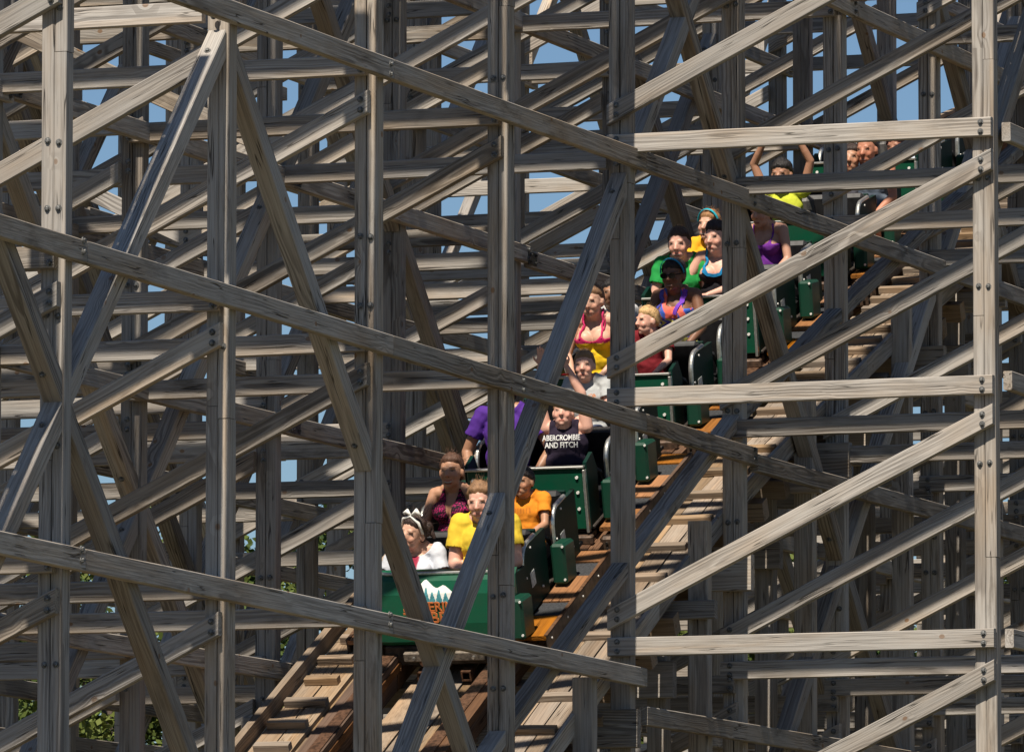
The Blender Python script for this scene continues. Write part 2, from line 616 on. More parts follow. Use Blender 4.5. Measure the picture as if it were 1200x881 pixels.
def asc_desc(u, asc, desc):
    for k, z in asc:            # (k, z) is where a rising run passes its upper joint
        for i in range(-3, 3):
            za, zb = z + i * 2.7, z + (i + 1) * 2.7
            if zb < top_of(k + i + 1) and zb > 1.0 and has_row(u, k + i):
                steep(u, k + i, za, k + i + 1, zb)
    for k, z in desc:
        for i in range(-2, 3):
            za, zb = z - i * 2.62, z - (i + 1) * 2.62
            if za < top_of(k + i) and za > 1.0 and has_row(u, k + i):
                steep(u, k + i, za, k + i + 1, zb)

for k, z in ((-2, -.7), (-1, 1.95), (0, 4.67), (1, -.7), (2, 2.03), (3, 4.69), (4, 7.39), (4, -.6), (5, 2.08), (6, 4.75), (7, 7.4), (8, 4.75), (9, 7.4), (10, 7.4)):
    steep(0.0, k, z, k + 1, z + 2.7)
for k, z in ((-1, 7.34), (0, 4.66), (1, 7.36), (2, 4.77), (3, 12.9), (4, 10.2), (5, 7.52), (6, 4.87), (7, 10.1), (8, 7.4), (9, 4.7)):
    steep(0.0, k, z, k + 1, z - 2.64)
for u in ROW_US:
    if u != 0.0:
        ks = [k for k in range(1, 14, 3)]
        asc_desc(u, [(k, 7.39) for k in ks], [(k, 7.42) for k in range(-1, 14, 3)])
# ------------------------------------------------------------------ track, walkways
UT = -1.49                                        # centre line of the track
track = empty('coaster_track', P(UT, 0, zr(0)), 'steep wooden coaster track with brown laminated rails climbing under the green train', 'track')
walk_r = empty('wooden_walkway', P(-.38, 0, zr(0)), 'sunlit cleated plank walkway climbing between the green train and the near posts', 'walkway', 'walkways beside the track')
walk_l = empty('wooden_walkway', P(-2.4, 0, zr(0)), 'cleated plank walkway with a raised edge board left of the brown rails', 'walkway', 'walkways beside the track')

STEEL_RUST = plain('rusty_steel_strap', (.16, .085, .05), 0.5, 0.6, noise=0.3, nscale=30)
DARK_STEEL = plain('dark_steel', (.05, .04, .034), 0.6, 0.3, noise=0.3, nscale=25)
STEEL = plain('bright_steel', (.55, .55, .53), 0.35, 0.9, noise=0.15, nscale=40)

def sweep(name, u, half_w, dz0, dz1, v0, v1, parent, mat, step=0.45, ends=True):
    """a plank bent along the track: rectangle section between zr+dz0 and zr+dz1"""
    n = max(1, int((v1 - v0) / step))
    vs, fs = [], []
    o0 = P(u, (v0 + v1) / 2, zr((v0 + v1) / 2))
    th = math.atan(0.5 - 0.015 * (v0 + v1) / 2)
    # local x runs along the plank so the grain follows it
    M = Matrix(((0, -1, 0), (math.cos(th), 0, -math.sin(th)), (math.sin(th), 0, math.cos(th)))).to_4x4()
    M.translation = o0
    Mi = M.inverted()
    for i in range(n + 1):
        v = v0 + (v1 - v0) * i / n
        for du, dz in ((-half_w, dz0), (half_w, dz0), (half_w, dz1), (-half_w, dz1)):
            vs.append(Mi @ P(u + du, v, zr(v) + dz))
    for i in range(n):
        for k in range(4):
            k2 = (k + 1) % 4
            fs.append((i * 4 + k, i * 4 + k2, i * 4 + 4 + k2, i * 4 + 4 + k))
    fs.append((3, 2, 1, 0))
    fs.append(tuple(n * 4 + k for k in range(4)))
    o = new_obj(name, mesh_of(name, vs, fs), parent, mat)
    o.matrix_basis = Matrix.Translation(-parent.location) @ M
    return o

V0, V1 = -7.0, 24.0
for s in (-1, 1):
    c = UT + s * 0.485
    seg = V0
    while seg < V1:
        e = min(seg + 3.6, V1)
        ofs = R.uniform(-.004, .004)
        sweep('rail', c + s * .012 + ofs, .102, -.075, -.012, seg, e - .004, track, WOOD_RAIL)
        sweep('rail', c + ofs, .099, -.142, -.078, seg, e - .004, track, WOOD_RAIL)
        sweep('rail', c - s * .01 + ofs, .062, -.30, -.146, seg, e - .004, track, WOOD_RAIL)
        seg = e
    sweep('rail_strap', c - s * .02, .05, -.010, .0, V0, V1, track, STEEL_RUST)

def track_frame(v, u):
    th = math.atan(0.5 - 0.015 * v)
    M = Matrix(((1, 0, 0), (0, math.cos(th), -math.sin(th)), (0, math.sin(th), math.cos(th)))).to_4x4()
    M.translation = P(u, v, zr(v))
    return M

tie_me = [board_mesh('cross_tie', 2.62, .14, .16, bow=.004) for _ in range(4)]
v = V0
i = 0
while v < V1:
    o = new_obj('cross_tie', tie_me[i % 4], track, WOOD_TREAD)
    M = track_frame(v, UT + .08)
    o.matrix_basis = Matrix.Translation(-track.location) @ M @ Matrix.Translation((0, 0, -.39))
    v += .56
    i += 1
# boards between the rails
for du in (-.22, 0, .22):
    sweep('cross_plank', UT + du, .10, -.305, -.27, V0, V1, track, WOOD_TREAD, 1.0)

def walkway(par, u0, u1, lift_z, gap, nplank, step_fn):
    w = (u1 - u0) / nplank
    for j in range(nplank):
        seg = V0 + R.uniform(0, 1.5)
        while seg < V1:
            e = min(seg + R.uniform(2.2, 3.6), V1)
            d = R.uniform(-.006, .006)
            sweep('plank', u0 + w * (j + .5), w / 2 - .006, lift_z - .04 + d, lift_z + d, seg, e - .006, par, WOOD_TREAD, 0.8)
            seg = e
    v = V0 + .1
    while v < V1:
        L = (u1 - u0) - R.uniform(.0, .10)
        me = board_mesh('cleat', L, .075, .058, seg=2, bow=.002, ch=.004)
        o = new_obj('cleat', me, par, WOOD_TREAD)
        M = track_frame(v, (u0 + u1) / 2 + R.uniform(-.03, .03))
        o.matrix_basis = Matrix.Translation(-par.location) @ M @ Matrix.Translation((0, 0, lift_z + .030)) @ Matrix.Rotation(R.uniform(-.03, .03), 4, 'Z')
        v += step_fn(v) * R.uniform(.93, 1.07)

walkway(walk_r, -.64, -.125, -.07, .01, 3, lambda v: .54 if v < 5.0 else .32)
walkway(walk_l, -2.49, -2.13, .0, .01, 2, lambda v: .37)
# raised edge boards
for a in np.arange(V0, V1 - 2.5, 2.7):
    sweep('edge_board', -2.54, .03, -.02, .13, a, a + 2.694, walk_l, WOOD_TREAD, .6)
    sweep('edge_board', -.098, .018, -.19, -.02, a, a + 2.694, walk_r, WOOD, .6)
    sweep('stringer', -.60, .03, -.32, -.115, a, a + 2.694, walk_r, WOOD_TREAD, .6)
    sweep('stringer', -2.14, .03, -.25, -.045, a, a + 2.694, walk_l, WOOD_TREAD, .6)
# hand rails run from post to post in the plane of the near row
def handrail(k, h=.70):
    e = PD / 2 + .012
    f = (zr(vk(k + 1)) - zr(vk(k))) / BAY_V
    a = P(0, vk(k) + e, zr(vk(k)) + h + f * e)
    b = P(0, vk(k + 1) - e, zr(vk(k + 1)) + h - f * e)
    o = board('handrail', a, b, .135, .10, walk_r, vertical_cut=True)
for k in range(1, 10):
    handrail(k)
# short posts and heavy cross beams that carry the track
for k in range(0, KMAX):
    v = vk(k) + FACE - .02
    z = zr(vk(k)) - .54
    a, b = P(-3.05, v, z), P(.17 + R.uniform(-.02, .02), v, z)
    board('cap_beam', a, b, .09, .29, track)
    o = board('cap_beam', P(-3.0, v - .1, z - .02), P(-.25, v - .1, z - .02), .075, .19, track)
    # intermediate frame in the bay
    vm = vk(k) + .70 * BAY_V
    zm = zr(vm)
    for uu, top in ((-.02, .22), (-.36, -.36)):
        if k < 9:
            a, b = P(uu, vm, -EYE), P(uu, vm, zm + top)
            o = board('support_post', a, b, .12, .16, track, uph=Vector((1, 0, 0)))
    board('cap_beam', P(-2.9, vm + FACE - .01, zm - .48), P(.15, vm + FACE - .01, zm - .48), .075, .145, track)
    board('cap_beam', P(-2.9, vm + FACE - .01, zm - 1.02), P(-.19, vm + FACE - .01, zm - 1.02), .09, .29, track)

# ------------------------------------------------------------------ the train
def paint(name, col, rough=.3, coat=.2, spec=.3):
    m, t, b = nt(name)
    g = G(t)
    tc = g.n('ShaderNodeTexCoord')
    n1 = g.n('ShaderNodeTexNoise', {'Vector': tc.outputs['Object'], 'Scale': 3.0, 'Detail': 6.0, 'Roughness': .7})
    n2 = g.n('ShaderNodeTexNoise', {'Vector': tc.outputs['Object'], 'Scale': 45.0, 'Detail': 3.0})
    base = g.mix(g.ramp(n1.outputs['Fac'], (.35, .75)), (*col, 1), (col[0] * .7 + .01, col[1] * .72 + .01, col[2] * .7 + .01, 1))
    chips = g.ramp(n2.outputs['Fac'], (.74, .78))
    base = g.mix(g.math('MULTIPLY', chips, .5), base, (.16, .17, .14, 1))
    t.links.new(base, b.inputs['Base Color'])
    t.links.new(g.math('ADD', g.math('MULTIPLY', n1.outputs['Fac'], .25), rough - .1), b.inputs['Roughness'])
    b.inputs['Coat Weight'].default_value = coat
    b.inputs['Specular IOR Level'].default_value = spec
    b.inputs['Coat Roughness'].default_value = .2
    bp = g.n('ShaderNodeBump', {'Height': n1.outputs['Fac'], 'Strength': .15, 'Distance': .02})
    t.links.new(bp.outputs[0], b.inputs['Normal'])
    return m
GREEN = paint('green_gloss_paint', (.003, .062, .031))
GREEN_BOX = paint('fender_green_paint', (.003, .045, .025), .4, .1)  # darker, rougher green for the fender boxes
NOSE_GREEN = paint('nose_green_paint', (.004, .080, .040), .35)
DKGREEN = paint('dark_green_gloss_paint', (.003, .024, .018), .45, .0, .08)
TRIM = plain('aluminium_trim', (.62, .62, .58), 0.35, 0.85, noise=0.12, nscale=30)
VINYL = plain('black_vinyl', (.018, .018, .02), 0.45, noise=0.25, nscale=20)
GREYVINYL = plain('grey_vinyl', (.10, .095, .09), 0.5, noise=0.2, nscale=20)
BOARDWOOD = wood('orange_varnished_board', (.27, .125, .048), (.32, .14, .048), (.10, .045, .02), 0.5, 0.5, ring=.3, spread=.08)
GRIP = plain('black_grip_tape', (.03, .032, .036), 0.8, noise=0.3, nscale=90, bump=.4)
WHITE = plain('white_paint', (.75, .74, .70), 0.5, noise=.05)
STICKER = plain('pale_sticker', (.50, .52, .50), 0.5, noise=.15, nscale=40)

def rounded_side(l0, l1, z0, z1, r, cut=.0):
    """outline in (y, z): upright front edge with a rounded upper corner, top falling gently to the back"""
    pts = [(l0, z0)]
    n = 8
    for i in range(n + 1):
        a = math.pi - (math.pi / 2) * i / n
        pts.append((l0 + r + r * math.cos(a), z1 - r + r * math.sin(a)))
    pts += [(l1, z1 - cut), (l1, z0)]
    return pts

YZ = Matrix(((0, 1, 0), (1, 0, 0), (0, 0, 1)))    # prism local (x=len, y=thick, z) -> car (y, x, z)

def place(o, par, x=0, y=0, z=0):
    o.parent = par
    o.location = (x, y, z)
    return o

def prism_obj(name, poly, thick, x, mat, par):
    mb = MB()
    M = Matrix(((0, 1, 0, x), (1, 0, 0, 0), (0, 0, 1, 0), (0, 0, 0, 1)))
    mb.prism(poly, thick, M)
    o = mb.build(name, mat, par)
    return o

def box_obj(name, c, size, mat, par, ch=.008):
    mb = MB()
    mb.box((0, 0, 0), size, ch=ch)
    o = mb.build(name, mat, par)
    o.location = c
    return o

TILT = .19
CARS = [(0.15, 'lead coaster car with the mountain logo on its green nose panel'),
        (2.08, 'second green coaster car carrying the child with raised arms'),
        (4.15, 'third green coaster car carrying the woman in sunglasses'),
        (6.35, 'fourth green coaster car carrying the man in the green shirt'),
        (8.70, 'fifth green coaster car carrying the man in lime yellow'),
        (11.0, 'rearmost green coaster car almost hidden behind the beams at upper right')]
CAR_M = []
ROWY = (0.62, 1.40)

def text_obj(name, txt, size, M, mat, par, squash=1.0, extrude=.002):
    cu = bpy.data.curves.new(name, 'FONT')
    cu.body = txt
    cu.size = size
    cu.align_x = 'CENTER'
    cu.align_y = 'CENTER'
    cu.extrude = extrude
    cu.offset = size * .018
    cu.space_character = 1.0
    o = bpy.data.objects.new(name, cu)
    COL.objects.link(o)
    dg = bpy.context.evaluated_depsgraph_get()
    me = bpy.data.meshes.new_from_object(o.evaluated_get(dg))
    bpy.data.objects.remove(o)
    me.materials.clear()
    me.materials.append(mat)
    me.name = name
    o = new_obj(name, me, par)
    o.matrix_basis = M @ Matrix.Diagonal((squash, 1, 1, 1))
    return o

ORANGE_PAINT = plain('orange_lettering', (.85, .25, .07), .5, noise=.12, nscale=30)
SNOW = plain('white_decal', (.80, .80, .76), .5, noise=.04)
TEAL = plain('teal_decal', (.06, .26, .30), .5, noise=.15, nscale=40)

def build_car(idx, w, label):
    th = math.atan((zr(w + 1.6) - zr(w)) / 1.6)
    M = Matrix(((1, 0, 0), (0, math.cos(th), -math.sin(th)), (0, math.sin(th), math.cos(th)))).to_4x4()
    M.translation = P(UT, w, zr(w))
    car = empty('coaster_car', M.translation, label, 'coaster car', 'cars of the green roller coaster train')
    car.rotation_euler = (th, 0, 0)
    CAR_M.append(M)
    lead = idx == 0
    hw = .60 if lead else .485
    # chassis
    mb = MB()
    mb.box((0, 1.0, .02), (.92, 1.86, .12), ch=.01)
    mb.box((0, .10, -.02), (1.0, .16, .16), ch=.01)
    mb.box((0, 1.85, -.02), (.9, .16, .14), ch=.01)
    mb.box((-.30, 1.0, -.10), (.06, 1.7, .14), ch=.006)
    mb.box((.30, 1.0, -.10), (.06, 1.7, .14), ch=.006)
    ch = mb.build('chassis', DARK_STEEL, car)
    for sx in (-1, 1):
        for y in (.42, 1.55):
            mb = MB()
            mb.cyl((sx * .44, y, .075), (sx * .53, y, .075), .075, 20)
            mb.cyl((sx * .57, y, .0), (sx * .60, y, .0), .05, 14)
            wq = mb.build('wheel', DARK_STEEL, car)
            mb = MB()
            mb.cyl((sx * .525, y, .075), (sx * .54, y, .075), .028, 12)
            mb.build('hub', STEEL, wq)
    # floor
    box_obj('floor', (0, 1.0, .10), (1.06, 1.86, .03), DARK_STEEL, car)
    # front panel
    if lead:
        mb = MB()
        n = 14
        vs, fs = [], []
        prof = [(a + TILT * (b - .1), b) for a, b in ((.02, .075), (-.035, .12), (-.05, .26), (-.035, .48), (0.0, .57), (.05, .60))]
        for i in range(n + 1):
            x = -hw + 2 * hw * i / n
            e = max(0, (abs(x) - .47) / (hw - .47))
            back = .10 * e * e
            for (py, pz) in prof:
                vs.append((x, py + back, pz))
        m_ = len(prof)
        for i in range(n):
            for k in range(m_ - 1):
                fs.append((i * m_ + k, (i + 1) * m_ + k, (i + 1) * m_ + k + 1, i * m_ + k + 1))
        b0 = len(vs)
        for i in range(n + 1):
            for (py, pz) in prof:
                vs.append((vs[i * m_][0], .16 + TILT * (pz - .1), pz))
        fs.append(tuple(range(m_)) + tuple(reversed(range(b0, b0 + m_))))
        fs.append(tuple(reversed(range(n * m_, n * m_ + m_))) + tuple(range(b0 + n * m_, b0 + n * m_ + m_)))
        for i in range(n):
            fs.append((i * m_ + m_ - 1, (i + 1) * m_ + m_ - 1, b0 + (i + 1) * m_ + m_ - 1, b0 + i * m_ + m_ - 1))
            fs.append((i * m_, b0 + i * m_, b0 + (i + 1) * m_, (i + 1) * m_))
        mb.add(vs, fs)
        nose = mb.build('nose_panel', NOSE_GREEN, car, smooth=False)
        nose['label'] = 'green nose panel with white mountain and orange lettering'
        mb = MB()
        mb.tube([(-hw + .02, .20, .605), (-.42, .145, .61), (.42, .145, .61), (hw - .02, .20, .605)], .014, 8)
        mb.build('trim', TRIM, nose)
        # wide side wings of the nose
        for sx in (-1, 1):
            prism_obj('nose_side', [(.10, .05), (.20, .57), (.42, .54), (.34, .05)], .03, sx * (hw - .012), DKGREEN, car)
        # logo: mountains, pines, two lines of lettering, standing just proud of the panel
        def face(x, z):
            # y of the nose front at height z
            ys = np.interp(z, [q[1] for q in prof], [q[0] for q in prof])
            return ys
        def decal(name, poly, mat, lift):
            vs = [(px, face(px, pz) - lift, pz) for px, pz in poly]
            vs2 = [(px, face(px, pz) - lift + .004, pz) for px, pz in poly]
            n = len(poly)
            vs = [tuple(float(c) for c in q) for q in vs + vs2]
            tri = tessellate_polygon([[Vector((px, pz, 0)) for px, pz in poly]])
            fs = [tuple(t) for t in tri] + [tuple(i + n for i in reversed(t)) for t in tri]
            fs += [(i, i + n, (i + 1) % n + n, (i + 1) % n) for i in range(n)]
            return new_obj(name, mesh_of(name, vs, fs), nose, mat)
        cx = -.035
        zs = [.395, .45, .50, .545, .575, .60, .625, .632, .62, .595, .57, .555, .55, .565, .578, .57, .54, .50, .45, .395]
        xs = [-.215, -.195, -.17, -.14, -.115, -.095, -.075, -.06, -.04, -.02, .0, .018, .035, .06, .08, .10, .13, .165, .20, .225]
        LK, LZ = 1.0, lambda z: .578 + (z - .632) * .68
        decal('mountain_logo', [(cx + a * LK, LZ(b)) for a, b in zip(xs, zs)], SNOW, .006)
        for tx, hgt in ((-.165, .10), (-.115, .125), (-.055, .155), (-.005, .11), (.05, .13), (.105, .10), (.155, .085)):
            b = .405
            pts = []
            for q in range(4):
                wv = .032 * (1 - q / 4.4)
                zq = b + hgt * q / 4
                pts.append((wv, zq)); pts.append((wv * .55, zq + hgt / 5))
            poly = [(cx + (tx + a) * LK, LZ(z)) for a, z in pts] + [(cx + tx * LK, LZ(b + hgt * 1.02))] + [(cx + (tx - a) * LK, LZ(z)) for a, z in reversed(pts)]
            decal('pine_logo', poly, TEAL, .011)
        for txt, z, sz, sq in (('SHIVERING', .388, .112, .90), ('TIMBERS', .306, .125, 1.04)):
            Mx = Matrix(((1, 0, 0, cx), (0, 0, -1, face(0, z) - .012), (0, 1, 0, z), (0, 0, 0, 1)))
            text_obj('lettering', txt, sz, Mx, ORANGE_PAINT, nose, sq)
        # bumper beam and coupling tubes
        bm_ = box_obj('bumper', (0, -.02, -.005), (.66, .06, .075), plain('bumper_wood', (.16, .13, .10), .7, noise=.3, nscale=30), car)
        mb = MB()
        for x in (-.24, -.03, .25):
            mb.cyl((x, -.035, 0), (x, -.062, 0), .012, 8)
        bolts = mb.build('bolt_heads', STEEL, bm_)
        bolts['kind'] = 'stuff'
        for x in (-.20, .16):
            mb = MB()
            for a, b, c_, d in ((x, -.13, .08, .012), (x, -.20, .08, .012)):
                mb.box((a, .0, b), (c_, .12, d))
            for sx in (-1, 1):
                mb.box((x + sx * .034, 0, -.165), (.012, .12, .058))
            mb.build('coupling_tube', STEEL_RUST, car)
        mb = MB()
        mb.tube([(-.20, .0, -.21), (-.19, .05, -.32), (-.16, .12, -.40)], .008, 6)
        mb.build('safety_chain', STEEL, car)
    else:
        fp = box_obj('front_panel', (0, .065, .345), (2 * hw, .035, .49), GREEN, car)
        fp.rotation_euler.x = -TILT
        mb = MB()
        mb.box((0, -.005, .252), (2 * hw + .03, .06, .018), ch=.004)
        mb.build('trim', TRIM, fp)
        mb = MB()
        mb.box((hw + .012, -.008, -.02), (.022, .05, .50), ch=.004)
        mb.build('trim', TRIM, fp)
        mb = MB()
        for z in (-.08, .05, .17):
            mb.cyl((hw - .05, -.018, z), (hw - .05, -.03, z), .013, 8)
            mb.cyl((-hw + .05, -.018, z), (-hw + .05, -.03, z), .013, 8)
        bo = mb.build('bolt_heads', WHITE, fp)
        bo['kind'] = 'stuff'
        for sx in (-1, 1):
            prism_obj('front_wing', [(.04, .10), (.13, .62), (.30, .65), (.36, .5), (.27, .10)], .03, sx * (hw + .012), DKGREEN, car)
        if idx < 5:
            mb = MB()
            mb.box((hw + .20, .02, -.07), (.22, .05, .24), ch=.03)
            mb.box((hw - .12, -.02, .03), (.34, .06, .07), ch=.01)
            pl = mb.build('end_plate', plain('brown_steel', (.10, .062, .04), .6, .2, noise=.25, nscale=30), car)
            mb = MB()
            for bx in (.10, .15, .20):
                for bz in (-.01, -.05, -.11):
                    mb.cyl((hw + bx + .05, -.005, bz), (hw + bx + .05, -.017, bz), .012, 6)
            b = mb.build('bolt_heads', DARK_STEEL, pl)
            b['kind'] = 'stuff'
    # running boards, grips, box fenders
    for sx in (-1, 1):
        xb = sx * .69
        for (y0, y1, mat_, nm) in ((.06, .46, BOARDWOOD, 'running_board'), (.465, .74, GRIP, 'grip_step'), (.745, 1.24, BOARDWOOD, 'running_board'), (1.245, 1.52, GRIP, 'grip_step'), (1.525, 1.74, BOARDWOOD, 'running_board')):
            L = y1 - y0
            dz = .0 if nm == 'running_board' else -.012
            me = board_mesh(nm, L, .25, .035, seg=2, bow=.001)
            o = new_obj(nm, me, car, mat_)
            o.matrix_basis = Matrix.Translation((xb, (y0 + y1) / 2, .085 + dz)) @ Matrix.Rotation(math.pi / 2, 4, 'Z')
        sk = box_obj('side_skirt', (sx * .815, .90, .03), (.022, 1.68, .15), plain('brown_skirt', (.06, .045, .035), .55, .1, noise=.25), car)
        mb = MB()
        for y in np.arange(-.75, .8, .40):
            mb.cyl((sx * .011, y, .02), (sx * .018, y, .02), .009, 8)
        b = mb.build('bolt_heads', WHITE, sk)
        b['kind'] = 'stuff'
        ln = box_obj('edge_strip', (sx * .812, .90, .106), (.03, 1.68, .012), WOOD_RAIL, car, ch=.003)
        for y in ((.16, 1.02) if not lead else (-.06, 1.02)):
            f = box_obj('fender_box', (sx * .635, y + .14, .26), (.12, .25, .32), GREEN_BOX, car, ch=.02)
            f.rotation_euler.x = -TILT
            mb = MB()
            for (dx, dz) in ((.045, .14), (.045, -.12)):
                mb.cyl((dx, -.125, dz), (dx, -.135, dz), .010, 8)
            b = mb.build('bolt_heads', WHITE, f)
            b['kind'] = 'stuff'
    # seats
    for y in ROWY:
        seat = box_obj('seat_cushion', (0, y - .02, .20), (1.0, .46, .10), VINYL, car, ch=.03)
        bk = box_obj('seat_back', (0, y + .26, .42), (1.02, .08, .46), VINYL, car, ch=.03)
        pan = box_obj('back_panel', (0, y + .315, .40), (1.06, .03, .46), DKGREEN, car, ch=.006)
        dv = MB()
        dv.box((0, y + .17, .44), (.12, .14, .46), ch=.04)
        dv.build('seat_divider', GREYVINYL, car)
        for sx in (-1, 1):
            poly = [(a + TILT * (b - .1), b) for a, b in rounded_side(y - .20, y + .34, .10, .62, .12, .03)]
            sp = prism_obj('side_panel', poly, .035, sx * .545, DKGREEN if sx > 0 else VINYL, car)
            mb = MB()
            line = poly[0:10]
            mb.tube([(sx * .545, p[0] - .004, p[1] + (.004 if i > 4 else 0)) for i, p in enumerate(line)] + [(sx * .545, y + .22, .617)], .020, 8)
            mb.build('trim', TRIM, sp)
            if sx > 0:
                mb = MB()
                for (yy, zz) in ((y - .12, .40), (y - .12, .22), (y + .06, .58), (y + .2, .2)):
                    mb.cyl((.563, yy, zz), (.572, yy, zz), .010, 8)
                b = mb.build('bolt_heads', WHITE, sp)
                b['kind'] = 'stuff'
                box_obj('sticker', (.5645, y + .02, .34), (.003, .10, .12), STICKER, sp, ch=0)
        # lap bar
        mb = MB()
        for sx in (-1, 1):
            mb.tube([(sx * .50, y + .02, .20), (sx * .50, y - .18, .44), (sx * .46, y - .22, .49), (sx * .05, y - .22, .49)], .018, 8)
        lb = mb.build('lap_bar', VINYL, car)
    return car

cars = [build_car(i, w, l) for i, (w, l) in enumerate(CARS)]
# ------------------------------------------------------------------ people
def attr_mat(name, rough=.55, spec=.35, nscale=30, var=.10, bump=0.0, streak=None, sss=0.0):
    m, t, b = nt(name)
    g = G(t)
    at = g.n('ShaderNodeVertexColor', layer_name='Col')
    tc = g.n('ShaderNodeTexCoord')
    vec = tc.outputs['Object']
    if streak:
        vec = g.n('ShaderNodeVectorMath', {0: vec, 1: streak}, operation='MULTIPLY').outputs[0]
    no = g.n('ShaderNodeTexNoise', {'Vector': vec, 'Scale': nscale, 'Detail': 4.0})
    hv = g.n('ShaderNodeHueSaturation', {'Color': at.outputs['Color'], 'Value': g.math('ADD', g.math('MULTIPLY', no.outputs['Fac'], 2 * var), 1 - var)})
    t.links.new(hv.outputs[0], b.inputs['Base Color'])
    b.inputs['Roughness'].default_value = rough
    b.inputs['Specular IOR Level'].default_value = spec
    if sss:
        b.inputs['Subsurface Weight'].default_value = sss
        b.inputs['Subsurface Radius'].default_value = (.012, .004, .002)
        b.inputs['Subsurface Scale'].default_value = 1.0
    if bump:
        bp = g.n('ShaderNodeBump', {'Height': no.outputs['Fac'], 'Strength': bump, 'Distance': .01})
        t.links.new(bp.outputs[0], b.inputs['Normal'])
    return m
SKIN = attr_mat('skin', .48, .4, 40, .06)
CLOTH = attr_mat('cloth', .85, .15, 9, .12, .7)
HAIRM = attr_mat('hair', .5, .4, 1.0, .55, .9, (160, 160, 22))
GLASSM = plain('dark_lens', (.012, .010, .010), .12, noise=.0)
BEAD = plain('red_beads', (.35, .02, .03), .3, noise=.1)

_ico = None
def ico():
    global _ico
    if _ico is None:
        bm = bmesh.new()
        bmesh.ops.create_icosphere(bm, subdivisions=3, radius=1.0)
        _ico = (np.array([v.co[:] for v in bm.verts]), [tuple(v.index for v in f.verts) for f in bm.faces])
        bm.free()
    return _ico

class Prims:
    def __init__(s):
        s.vs, s.fs, s.n = [], [], 0
    def put(s, v, f):
        s.vs.append(v)
        s.fs += [tuple(i + s.n for i in q) for q in f]
        s.n += len(v)
    def ell(s, c, r, M=None):
        v, f = ico()
        v = v * np.array(r)
        if M is not None:
            v = v @ np.array(M.to_3x3()).T
        s.put(v + np.array(c), f)
    def cone(s, a, b, ra, rb, n=14):
        a, b = np.array(a, float), np.array(b, float)
        d = b - a
        L = np.linalg.norm(d)
        if L < 1e-6:
            return
        d /= L
        h = np.array([1., 0, 0]) if abs(d[0]) < .8 else np.array([0, 1., 0])
        e1 = np.cross(d, h); e1 /= np.linalg.norm(e1)
        e2 = np.cross(d, e1)
        rings = []
        for t, o, r in [(a, -1, ra), (a, 0, ra), (b, 0, rb), (b, 1, rb)]:
            pass
        prof = []
        for k in range(5):
            an = math.pi / 2 * (1 - k / 4)
            prof.append((-math.sin(an) * ra, max(math.cos(an) * ra, 1e-4)))
        for k in range(5):
            an = math.pi / 2 * k / 4
            prof.append((L + math.sin(an) * rb, max(math.cos(an) * rb, 1e-4)))
        vs = []
        for (x, r) in prof:
            for k in range(n):
                an = 2 * math.pi * k / n
                vs.append(a + d * x + (e1 * math.cos(an) + e2 * math.sin(an)) * r)
        fs = []
        m = len(prof)
        for i in range(m - 1):
            for k in range(n):
                k2 = (k + 1) % n
                fs.append((i * n + k, i * n + k2, (i + 1) * n + k2, (i + 1) * n + k))
        fs.append(tuple(reversed(range(n))))
        fs.append(tuple((m - 1) * n + k for k in range(n)))
        s.put(np.array(vs), fs)
    def remesh(s, voxel, smooth=2):
        v = np.concatenate(s.vs)
        me = bpy.data.meshes.new('tmp')
        me.from_pydata(v.tolist(), [], s.fs)
        me.update()
        o = bpy.data.objects.new('tmp', me)
        COL.objects.link(o)
        md = o.modifiers.new('r', 'REMESH')
        md.mode = 'VOXEL'
        md.voxel_size = voxel
        if smooth:
            sm = o.modifiers.new('s', 'SMOOTH')
            sm.factor = .5
            sm.iterations = smooth
        dg = bpy.context.evaluated_depsgraph_get()
        out = bpy.data.meshes.new_from_object(o.evaluated_get(dg))
        bpy.data.objects.remove(o)
        bpy.data.meshes.remove(me)
        return out

def verts_np(me):
    a = np.empty(len(me.vertices) * 3, dtype=np.float32)
    me.vertices.foreach_get('co', a)
    return a.reshape(-1, 3).astype(float)

def set_col(me, col):
    at = me.color_attributes.new('Col', 'FLOAT_COLOR', 'POINT')
    c = np.ones((len(col), 4), dtype=np.float32)
    c[:, :3] = col
    at.data.foreach_set('color', c.ravel())

def shade_smooth(me):
    me.polygons.foreach_set('use_smooth', [True] * len(me.polygons))

def sstep(x, a, b):
    t = np.clip((x - a) / (b - a), 0, 1)
    return t * t * (3 - 2 * t)

def drop_verts(me, keep):
    bm = bmesh.new()
    bm.from_mesh(me)
    bm.verts.ensure_lookup_table()
    dead = [bm.verts[i] for i in np.nonzero(~keep)[0]]
    bmesh.ops.delete(bm, geom=dead, context='VERTS')
    for _ in range(6):
        new = {}
        for v in bm.verts:
            nb = [e.other_vert(v).co for e in v.link_edges if e.is_boundary]
            if len(nb) >= 2:
                a = Vector((0, 0, 0))
                for q in nb:
                    a += q
                new[v] = v.co * .4 + a / len(nb) * .6
        for v, c in new.items():
            v.co = c
    bm.to_mesh(me)
    bm.free()

def ray_to_car(px, py, ci, yl):
    """the point of the car's cross-plane y = yl that projects to this pixel of the photograph"""
    fw = DH * math.cos(PITCH) + Vector((0, 0, math.sin(PITCH)))
    up = RH.cross(fw)
    r = fw * 9000 + RH * (px - 600) - up * (py - 440.5)
    Mi = CAR_M[ci].inverted()
    a = Mi @ cam.location
    d = (Mi.to_3x3() @ r)
    t = (yl - a.y) / d.y
    return CAR_M[ci] @ (a + d * t)

